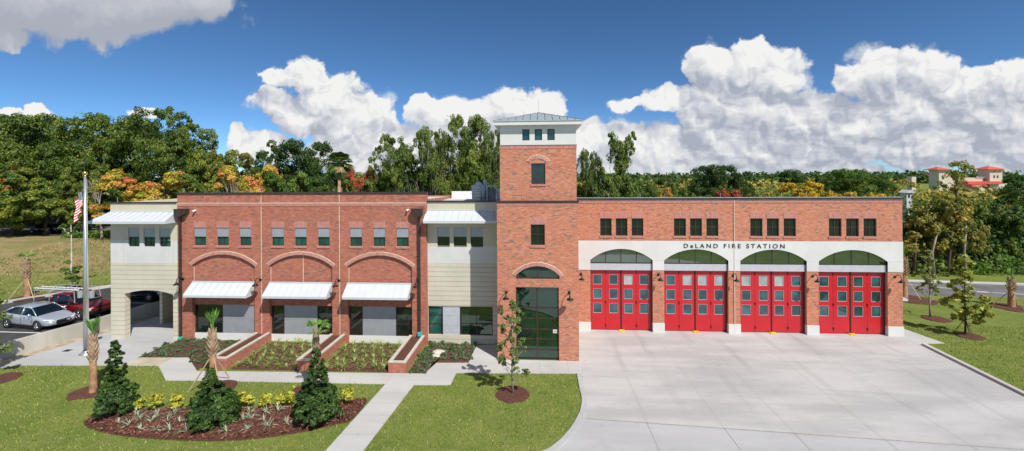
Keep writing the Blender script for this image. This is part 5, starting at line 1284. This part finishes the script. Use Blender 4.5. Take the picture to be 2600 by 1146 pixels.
def car(name,label,cat,loc,rz,paint,kind,group='cars parked behind the retaining wall'):
    t_=thing(name,(0,0,0),label,cat,group)
    if kind=='sedan':
        st=[(-2.27,.42,.86,.66),(-2.18,.26,.98,.78),(-1.75,.20,1.03,.87),(-1.0,.18,1.0,.90),(0,.18,.97,.91),(.75,.18,.96,.91),(1.1,.18,.94,.905),(1.6,.19,.84,.88),(1.98,.22,.73,.82),(2.2,.26,.62,.70),(2.28,.34,.50,.58)]
        cab=[(-1.98,.99,.74,.99,.62),(-1.30,.99,.80,1.33,.58),(-.60,.97,.82,1.43,.61),(.05,.96,.83,1.43,.61),(.45,.95,.83,1.37,.60),(1.18,.93,.80,.95,.70)]; ax=(-1.37,1.36); wr=.325
    elif kind=='pickup':
        st=[(-2.68,.55,1.02,.88),(-2.6,.45,1.08,.92),(-1.6,.42,1.08,.93),(-.8,.38,1.08,.93),(.3,.36,1.06,.93),(1.05,.36,1.08,.93),(1.45,.38,1.06,.93),(2.15,.42,1.0,.92),(2.5,.44,.92,.87),(2.62,.48,.78,.78)]
        cab=[(-.98,1.08,.84,1.10,.82),(-.86,1.08,.84,1.66,.68),(-.2,1.08,.86,1.74,.70),(.35,1.08,.86,1.73,.70),(.60,1.08,.86,1.66,.70),(1.38,1.08,.84,1.10,.76)]; ax=(-1.72,1.68); wr=.39
    else:
        st=[(-2.35,.45,1.0,.86),(-2.25,.35,1.08,.90),(-1.4,.30,1.10,.93),(0,.30,1.08,.94),(.9,.30,1.08,.93),(1.3,.31,1.04,.92),(1.9,.33,.98,.90),(2.25,.36,.88,.82),(2.36,.44,.70,.72)]
        cab=[(-2.22,1.06,.80,1.15,.74),(-1.85,1.08,.82,1.62,.66),(-1.0,1.08,.84,1.72,.68),(.1,1.08,.86,1.72,.68),(.45,1.08,.86,1.64,.68),(1.25,1.05,.82,1.08,.74)]; ax=(-1.45,1.42); wr=.37
    mb=MB(); rows=[]
    for x,zb,zt,w_ in st:
        rows.append([(x,-w_*.80,zb),(x,-w_*.97,zb+.10),(x,-w_,zb+(zt-zb)*.45),(x,-w_*.985,zb+(zt-zb)*.72),(x,-w_*.93,zt-.035),(x,-w_*.80,zt),(x,0,zt+.03),(x,w_*.80,zt),(x,w_*.93,zt-.035),(x,w_*.985,zb+(zt-zb)*.72),(x,w_,zb+(zt-zb)*.45),(x,w_*.97,zb+.10),(x,w_*.80,zb)])
    k=len(rows[0]); vs=[p for r in rows for p in r]; fs=[]
    for i in range(len(rows)-1):
        for j in range(k): fs.append((i*k+j,i*k+(j+1)%k,(i+1)*k+(j+1)%k,(i+1)*k+j))
    fs+=[tuple(range(k-1,-1,-1)),tuple(range((len(rows)-1)*k,len(rows)*k))]
    # sharpen only the ends: duplicate end loops keep their shape
    mb.add(vs,[f[::-1] for f in fs])
    b=mb.build('body',paint,t_,smooth=True)
    s_=b.modifiers.new('sub','SUBSURF'); s_.levels=2; s_.render_levels=2
    # cabin
    g=MB(); rows=[]
    for x,zb,wb,zt,wt in cab: rows.append([(x,-wb,zb),(x,-wt-(wb-wt)*.12,zb+(zt-zb)*.82),(x,-wt*.9,zt),(x,wt*.9,zt),(x,wt+(wb-wt)*.12,zb+(zt-zb)*.82),(x,wb,zb)])
    vs=[p for r in rows for p in r]; fs=[]
    for i in range(len(rows)-1):
        for j in range(5): fs.append((i*6+j,(i+1)*6+j,(i+1)*6+j+1,i*6+j+1))
    fs+=[tuple(range(6)),tuple(range(len(vs)-1,len(vs)-7,-1))]
    g.add(vs,fs); g.build('windows',CARG,t_,smooth=False)
    r_=MB()     # roof skin and pillars in body colour
    e=.012; n=len(cab)
    tp=[(x,wt,zt) for x,zb,wb,zt,wt in cab[1:n-1]]
    for (xa,wa,za),(xb,wb_,zb_) in zip(tp,tp[1:]): r_.add([(xa,-wa*.93,za+e),(xb,-wb_*.93,zb_+e),(xb,wb_*.93,zb_+e),(xa,wa*.93,za+e),(xa,-wa*1.02,za-.07),(xb,-wb_*1.02,zb_-.07),(xb,wb_*1.02,zb_-.07),(xa,wa*1.02,za-.07)],[(0,1,2,3),(4,5,1,0),(3,2,6,7)])
    for s2 in (-1,1):
        q=lambda i,f:(cab[i][0],s2*(cab[i][2]+(cab[i][4]-cab[i][2])*f+.005),cab[i][1]+(cab[i][3]-cab[i][1])*f)
        r_.tube([q(n-1,0),q(n-2,.97)],.030,6); r_.tube([q(n-2,.97),q(2,.97),q(1,.95)],.028,6); r_.tube([q(1,.95),q(0,0)],.05 if kind=='sedan' else .06,6)
        xm=-.12 if kind!='pickup' else -.25
        r_.tube([(xm,s2*(cab[2][2]+.008),cab[2][1]),(xm-.05,s2*(cab[2][4]+.02),cab[2][3]-.04)],.032,6)
        if kind=='suv': r_.tube([(-1.15,s2*(cab[2][2]+.008),cab[2][1]),(-1.2,s2*(cab[2][4]+.02),cab[2][3]-.04)],.05,6)
    r_.build('roof',paint,t_,smooth=True)
    for xx in ax:
        for s2 in (-1,1):
            W=st[4][3]; y=s2*(W-.10)
            ar=MB(); m_=22
            ar.add([(xx+(wr+.055)*math.cos(6.283*q/m_),s2*(W+.004),wr+(wr+.055)*math.sin(6.283*q/m_)) for q in range(m_)],[tuple(range(m_)) if s2<0 else tuple(range(m_-1,-1,-1))]); ar.build('wheel_arch',TRIM,t_)
            wm=MB(); pr=[(wr*.62,-.1),(wr*.95,-.105),(wr,-.07),(wr,.07),(wr*.95,.105),(wr*.62,.1)]
            vs=[];fs=[]
            for rr,yy_ in pr:
                for q in range(24): vs.append((xx+rr*math.cos(6.283*q/24),y+s2*.035+yy_,wr+rr*math.sin(6.283*q/24)))
            for a in range(len(pr)-1):
                for q in range(24): fs.append((a*24+q,a*24+(q+1)%24,(a+1)*24+(q+1)%24,(a+1)*24+q))
            w_=wm.add(vs,fs).build('wheel',TYRE,t_,smooth=True)
            rm=MB(); yo=y+s2*.105
            rm.add([(xx+wr*.64*math.cos(6.283*q/20),yo-s2*.05,wr+wr*.64*math.sin(6.283*q/20)) for q in range(20)],[tuple(range(20))],1)
            for q in range(5):
                a=6.283*q/5+.3; ca,sa=math.cos(a),math.sin(a); rm.tube([(xx,yo,wr),(xx+ca*wr*.62,yo-s2*.01,wr+sa*wr*.62)],[.045,.035],6)
            rm.tube([(xx+wr*.63*math.cos(6.283*q/20),yo,wr+wr*.63*math.sin(6.283*q/20)) for q in range(21)],.018,5,cap=False)
            rm.build('rim',[ALLOY,TRIM],w_,smooth=True)
    xf=st[-2][0]; zf=st[-2][2]
    for s2 in (-1,1):
        if kind=='sedan':
            MB().add([(2.05,s2*.80,.66),(2.24,s2*.62,.60),(2.27,s2*.42,.54),(2.17,s2*.52,.68),(1.85,s2*.84,.75),(1.87,s2*.86,.68)],[(0,1,2,3,4,5)]).build('headlight',HLAMP,t_)
        else: MB().box(xf-.12,xf+.06,s2*.74-.15,s2*.74+.15,zf-.26,zf-.06).build('headlight',HLAMP,t_,bevel=.03)
        MB().tube([(cab[-2][0]+.35,s2*.88,cab[-2][1]+.04),(cab[-2][0]+.33,s2*1.02,cab[-2][1]+.08)],[.05,.085],8).build('mirror',paint if kind=='sedan' else TRIM,t_,smooth=True)
        if kind=='sedan':
            for xh in (-.95,.15): MB().box(xh,xh+.17,s2*.905-.012,s2*.905+.012,.80,.83).build('door_handle',CHROME,t_)
            for xd in (-.98,-.10,.90): MB().box(xd,xd+.008,s2*.908-.006,s2*.908+.004,.30,.93).build('door_gap',TRIM,t_)
        MB().box(-1.0,1.0,s2*(st[4][3]-.03)-.02,s2*(st[4][3]-.03)+.02,st[4][1]-.02,st[4][1]+.05).build('sill',TRIM,t_)
    if kind=='sedan':
        MB().add([(2.235,-.36,.60),(2.235,.36,.60),(2.315,.44,.46),(2.305,.30,.27),(2.305,-.30,.27),(2.315,-.44,.46)],[(0,1,2,3,4,5)]).build('grille',GRILL,t_)
        MB().box(2.26,2.335,-.26,.26,.30,.40).build('licence_plate_recess',TRIM,t_)
        MB().lathe([(0,.0),(.05,.0),(.05,.03),(0,.03)],(2.27,0,.53),12).build('badge',CHROME,t_)
    else:
        MB().box(xf-.05,xf+.10,-.5,.5,zf-.30,zf-.04).build('grille',GRILL,t_,bevel=.02); MB().box(xf-.1,xf+.2,-.86,.86,st[-1][1]-.06,st[-1][1]+.14).build('bumper',paint if kind=='suv' else GRILL,t_,bevel=.05)
    if kind=='pickup':
        bd=MB(); bd.box(-2.58,-1.02,-.78,.78,1.09,1.118); bd.build('truck_bed',TRIM,t_)
        rk_=MB()
        for s2 in (-1,1):
            rk_.tube([(-2.45,s2*.84,1.95),(1.15,s2*.80,1.95)],.018,6)
            for xp in (-2.3,-.95): rk_.tube([(xp,s2*.88,1.08),(xp,s2*.84,1.95)],.016,6)
            rk_.tube([(1.15,s2*.80,1.95),(1.25,s2*.83,1.2)],.022,6)
        for xp in (-2.3,-.95,.7): rk_.tube([(xp,-.84,1.95),(xp,.84,1.95)],.025,6)
        rk_.build('rack',ZINC,t_)
    t_.location=loc; t_.rotation_euler.z=rz
    return t_
cx1,cy1=G(107.4,839.6,LOTZ)     # front wheel of the silver car
car('silver_sedan','silver four door sedan parked behind the retaining wall at the left edge','car',(cx1-1.45,cy1+.98,LOTZ),R(-9),P_SILV,'sedan')
cx2,cy2=G(229,814,LOTZ)
car('red_pickup','dark red pickup with a white ladder rack parked beside the silver sedan','pickup truck',(cx2-2.42,cy2+1.05,LOTZ),R(-6),P_REDT,'pickup')
cx3,cy3=G(379,768,LOTZ)
car('navy_suv','dark blue sport utility car seen through the arched porch','car',(cx3-1.45,cy3+1.1,LOTZ),R(-4),P_NAVY,'suv')
X_,_z=P(122,600,57.2); z_=float(ground_h(X_,57.2)); car('black_car','black car half hidden among the trunks at the top of the bank','car',(X_,57.2,z_),R(178),P_BLK,'sedan',None)
# ladder on the rack
lx,ly=cx2-2.42,cy2+1.05; lt=thing('ladder',(lx,ly,LOTZ+1.98),'white aluminium ladder lying on the rack of the red pickup','ladder')
lt.rotation_euler.z=R(-6); mb=MB()
for s2 in (.15,.55): mb.box(lx-2.75,lx+1.2,ly+s2-.02-.7,ly+s2+.02-.7,LOTZ+1.99,LOTZ+2.07)
mb.build('rail',WHITEP,lt); mb=MB()
for k in range(12): mb.tube([(lx-2.6+k*.32,ly-.55,LOTZ+2.03),(lx-2.6+k*.32,ly-.15,LOTZ+2.03)],.018,5)
mb.build('rungs',CHROME,lt)
# flagpole
fx,fy=-27.55,24.62; t_=thing('flagpole',(fx,fy,0),'tall silver flagpole with a gold ball standing on the plaza','flagpole')
POLE=plain('brushed_aluminium',(.62,.63,.66),.32,.85,.04,1.)
MB().tube([(fx,fy,.03),(fx,fy,5.),(fx,fy,10.75)],[.14,.12,.075],20).build('pole',POLE,t_,smooth=True)
MB().lathe([(0,.02),(.36,.02),(.36,.05),(.24,.10),(.19,.2),(.16,.22)],(fx,fy,0),24).build('base_collar',POLE,t_,smooth=True)
MB().lathe([(.0,10.75),(.06,10.76),(.06,10.82),(.03,10.84)]+[(.13*math.sin(a),10.97-.13*math.cos(a)) for a in [.25+k*(math.pi-.25)/10 for k in range(11)]],(fx,fy,0),18).build('gold_ball',plain('gold_leaf',(.75,.50,.16),.25,.9,.05),t_,smooth=True)
for s2 in (-1,1):
    MB().lathe([(0,-.2),(.13,-.2),(.14,.0),(.14,.2),(0,.22)],(fx+s2*.37,fy,3.62),16).build('flood_lamp',GREYP,t_)
MB().tube([(fx-.37,fy,3.62),(fx+.37,fy,3.62)],.035,8).build('lamp_bracket',GREYP,t_)
MB().tube([(fx+.17,fy-.02,.8),(fx+.13,fy-.02,10.6)],.008,4).build('halyard',WHITEP,t_)
# flag: hangs slack from the hoist
m,t,b=newmat('flag_cloth'); uvn=t.nodes.new('ShaderNodeUVMap'); u,v,_=sep(t,uvn.outputs[0])
strp=((v*6.5).fract()).gt(.5); cc=mixc(t,strp,(.55,.02,.04),(.78,.77,.75)); can=(u.lt(.40))*(v.gt(.462))
su=(u*15.).fract()-.5; sv=(v*18.5).fract()-.5; star=((su*su+sv*sv).lt(.06))
link(t,mixc(t,can,cc,mixc(t,star,(.02,.03,.14),(.8,.8,.8))),b.inputs['Base Color']); b.inputs['Roughness'].default_value=.8
nu,nv=30,16; vs=[];uv=[]
for j in range(nv+1):
    for i in range(nu+1):
        s_,q=i/nu,j/nv; z=10.02-q*.95-s_*.95-.18*s_*q; x=fx-.12-s_*.42*(1-.25*q)-.02; y=fy-.05+.16*math.sin(s_*15+q*2)*s_**.5*(1-.2*q)-.05*s_
        vs.append((x+.05*math.sin(s_*9+q*3)*s_,y,z)); uv.append((s_,1-q))
fs=[(j*(nu+1)+i,(j+1)*(nu+1)+i,(j+1)*(nu+1)+i+1,j*(nu+1)+i+1) for j in range(nv) for i in range(nu)]
o=MB().add(vs,fs).build('flag',m,org=(fx-.12,fy,9.9),smooth=True); ul=o.data.uv_layers.new(name='UVMap')
for lp in o.data.loops: ul.data[lp.index].uv=uv[lp.vertex_index]
sl=o.modifiers.new('thick','SOLIDIFY'); sl.thickness=.006
tag(o,'stars and stripes flag hanging slack from the silver flagpole','flag')
x,y=G(171,891.5); tag(MB().box(x-.2,x+.2,y-.15,y+.15,.021,.035).build('drain_grate',BLACKM),'small dark drain grate set in the plaza left of the flagpole','drain grate')
# rocks in the right bed
for i,(px_,py_,s_,lab) in enumerate(((1115,901,.30,'larger pale rock lying in the bed right of the nearest planter'),(1106,910,.22,'smaller pale rock in front of the larger one in the bed'))):
    x,y=G(px_,py_); bm=bmesh.new(); bmesh.ops.create_icosphere(bm,subdivisions=3,radius=s_); rg=random.Random(i)
    for v_ in bm.verts: v_.co=Vector((v_.co.x*1.3,v_.co.y,v_.co.z*.45))*(1+.12*math.sin(v_.co.x*13+i)*math.cos(v_.co.y*11))
    me=bpy.data.meshes.new('rock'); bm.to_mesh(me); bm.free(); me.materials.append(plain('pale_rock',(.55,.50,.42),.9,var=.2) if i==0 else bpy.data.materials['pale_rock']); o=bpy.data.objects.new('rock',me); COL.objects.link(o); o.location=(x,y,.14); tag(o,lab,'rock','pale rocks in the bed beside the tower')
# ---- hotel on the skyline
HY=250.
hp=lambda px_,py_,Y_=HY: P(px_,py_,Y_)
CRH=plain('hotel_stucco',(.62,.55,.44),.85,var=.06,scale=.2); TILE=plain('red_tile_roof',(.60,.10,.07),.7,var=.12,scale=.8); HWIN=plain('hotel_window',(.05,.06,.07),.3)
t_=thing('hotel',(hp(2440,500)[0],HY,0),'far cream hotel with two red roofed towers above the trees','hotel')
def hbox(px0,px1,pt_,pb,y0,y1,nm='wall',m_=None): 
    x0,zt=hp(px0,pt_,y0); x1,_=hp(px1,pt_,y0); zb=hp(px0,pb,y0)[1] if pb else 0.
    return MB().box(x0,x1,y0,y1,zb,zt).build(nm,m_ or CRH,t_),(x0,x1,zb,zt)
def hroof(px0,px1,pe,pa,y0,y1):
    x0,ze=hp(px0,pe,y0); x1,_=hp(px1,pe,y0); za=hp(px0,pa,(y0+y1)/2)[1]; c=((x0+x1)/2,(y0+y1)/2)
    MB().add([(x0,y0,ze),(x1,y0,ze),(x1,y1,ze),(x0,y1,ze),(x0,y0,ze+.25),(x1,y0,ze+.25),(x1,y1,ze+.25),(x0,y1,ze+.25),(c[0],c[1],za)],[(3,2,1,0),(0,1,5,4),(1,2,6,5),(2,3,7,6),(3,0,4,7),(4,5,8),(5,6,8),(6,7,8),(7,4,8)]).build('roof',TILE,t_)
hbox(2384,2413,432,None,HY,HY+6.2); hroof(2380,2419,432,423.5,HY-1.2,HY+7.6)
hbox(2513,2545,430,None,HY,HY+6.2); hroof(2509,2553,431,421.5,HY-1.2,HY+7.6)
hbox(2413.2,2497,452,None,HY+2,HY+7); hbox(2545.3,2620,467,None,HY+2,HY+8); hbox(2382,2396,449,None,HY+6.4,HY+9)
x0,z0=hp(2440,462,HY+1); x1,z1=hp(2525,455,HY+1)
MB().extr([(x0,z0-1.2),(x1+1.5,z0-1.2),(x1,z0+.2),(x0,z0+.2)],HY-3,HY+4).build('roof',TILE,t_); x0,z0=hp(2458,471,HY-4); x1,_=hp(2498,471,HY-4); MB().extr([(x0,z0-.8),(x1,z0-.8),(x1-.5,z0+.4),(x0,z0+.4)],HY-6,HY-2.5).build('roof',TILE,t_)
hbox(2460,2500,466,None,HY-2,HY+3)
xt=hp(2384,440)[0]
for (px_,py_,h_) in ((2368,439,5),(2377,439,5),(2377,451,6),(2376,465,4)):
    yw=1100*xt/(px_-1370.)*1.0; zt=CAMH+(433-py_+h_/2)*yw/1100; zb=CAMH+(433-py_-h_/2)*yw/1100
    MB().box(xt-.08,xt+.05,yw-.4,yw+.4,zb,zt).build('window',HWIN,t_)
for (px_,py_,w_,h_) in ((2394,452,5,7),(2404,440,4,4),(2524.5,435.5,3,3),(2524.5,449,4,7),(2533,449,4,7),(2522,463,2.5,4),(2490,463,6,3)):
    yy_=HY-.05 if px_<2413 or px_>2513 else HY-2.05
    if px_==2354: yy_=HY+2.9
    x0,zt=hp(px_-w_/2,py_-h_/2,yy_); x1,zb=hp(px_+w_/2,py_+h_/2,yy_); MB().box(x0,x1,yy_,yy_+.2,zb,zt).build('window',HWIN,t_)
mb=MB()
for k in range(9):
    x0,zt=hp(2480+k*3.7,448,HY+1.7); x1,zb=hp(2481.4+k*3.7,453,HY+1.7); mb.box(x0,x1,HY+1.6,HY+1.8,zb,zt)
mb.build('balustrade',WHITEP,t_)
x0,zt=hp(2315,448,HY-20); x1,_=hp(2326,448,HY-20); t2=thing('stone_turret',((x0+x1)/2,HY-20,0),'slim cream turret standing left of the far hotel','turret')
MB().box(x0,x1,HY-20,HY-17,0,zt).build('wall',CRH,t2); MB().box(x0-.2,x1+.2,HY-20.2,HY-16.8,zt,zt+.35).build('cap',BRONZE,t2)
# ---- houses glimpsed behind the woods
t_=thing('orange_house',(P(262,590,66)[0],66,0),'low orange brick house glimpsed between the trunks left of the cream wing','house')
x0,zt=P(222,568,66); x1,zb=P(300,604,66); OB=plain('orange_brick',(.50,.17,.09),.85,var=.1)
MB().box(x0,x1,66,74,zb-1.5,zt).build('wall',OB,t_); MB().box(x0-.5,x1+.5,65.5,74.5,zt,zt+.3).build('roof',BRONZE,t_); xa,za=P(240,575,66); xb,zb2=P(246,590,66); MB().box(xa,xb,65.96,66.05,zb2,za).build('window',HWIN,t_)
t_=thing('pale_house',(P(150,548,82)[0],82,0),'white house far behind the trunks of the left woods','house')
x0,zt=P(128,536,82); x1,zb=P(160,552,82); MB().box(x0,x1,82,90,zb-1,zt).build('wall',PALE,t_); MB().extr([(x0-.5,zt),(x1+.5,zt),((x0+x1)/2,zt+1.2)],81.6,90.4).build('roof',GREYP,t_); xa,za=P(138,541,82); xb,zb2=P(143,547,82); MB().box(xa,xb,81.96,82.05,zb2,za).build('window',HWIN,t_)
t_=thing('orange_roofed_house',(P(1100,480,75)[0],75,0),'house with an orange roof glimpsed left of the roof equipment','house')
x0,zt=P(1078,482,75); x1,zb=P(1134,500,75); MB().box(x0,x1,75,83,0,zt).build('wall',WHITEP,t_); MB().extr([(x0-.4,zt),(x1+.4,zt),(x1-1,zt+.9),(x0+1,zt+.9)],74.6,83.4).build('roof',OB,t_)
t_=thing('grey_house',(P(2306,505,62)[0],62,0),'grey house wall seen above the right end of the garage roof','house')
x0,zt=P(2302,490,62); x1,zb=P(2316,520,62); MB().box(x0,x1,62,63.,0,zt).build('wall',PALE,t_); MB().extr([(x0-.2,zt),(x1+.2,zt),((x0+x1)/2,zt+.4)],61.8,63.2).build('roof',PALE,t_); xa,za=P(2306,495,62); xb,zb2=P(2310,502,62); MB().box(xa,xb,61.95,62.05,zb2,za).build('window',HWIN,t_)
tag(MB().prism([(-95,60.),(-25,60.),(-25,64.),(-95,64.)],2.7,2.86).build('back_lane',ASPHR),kind='structure')
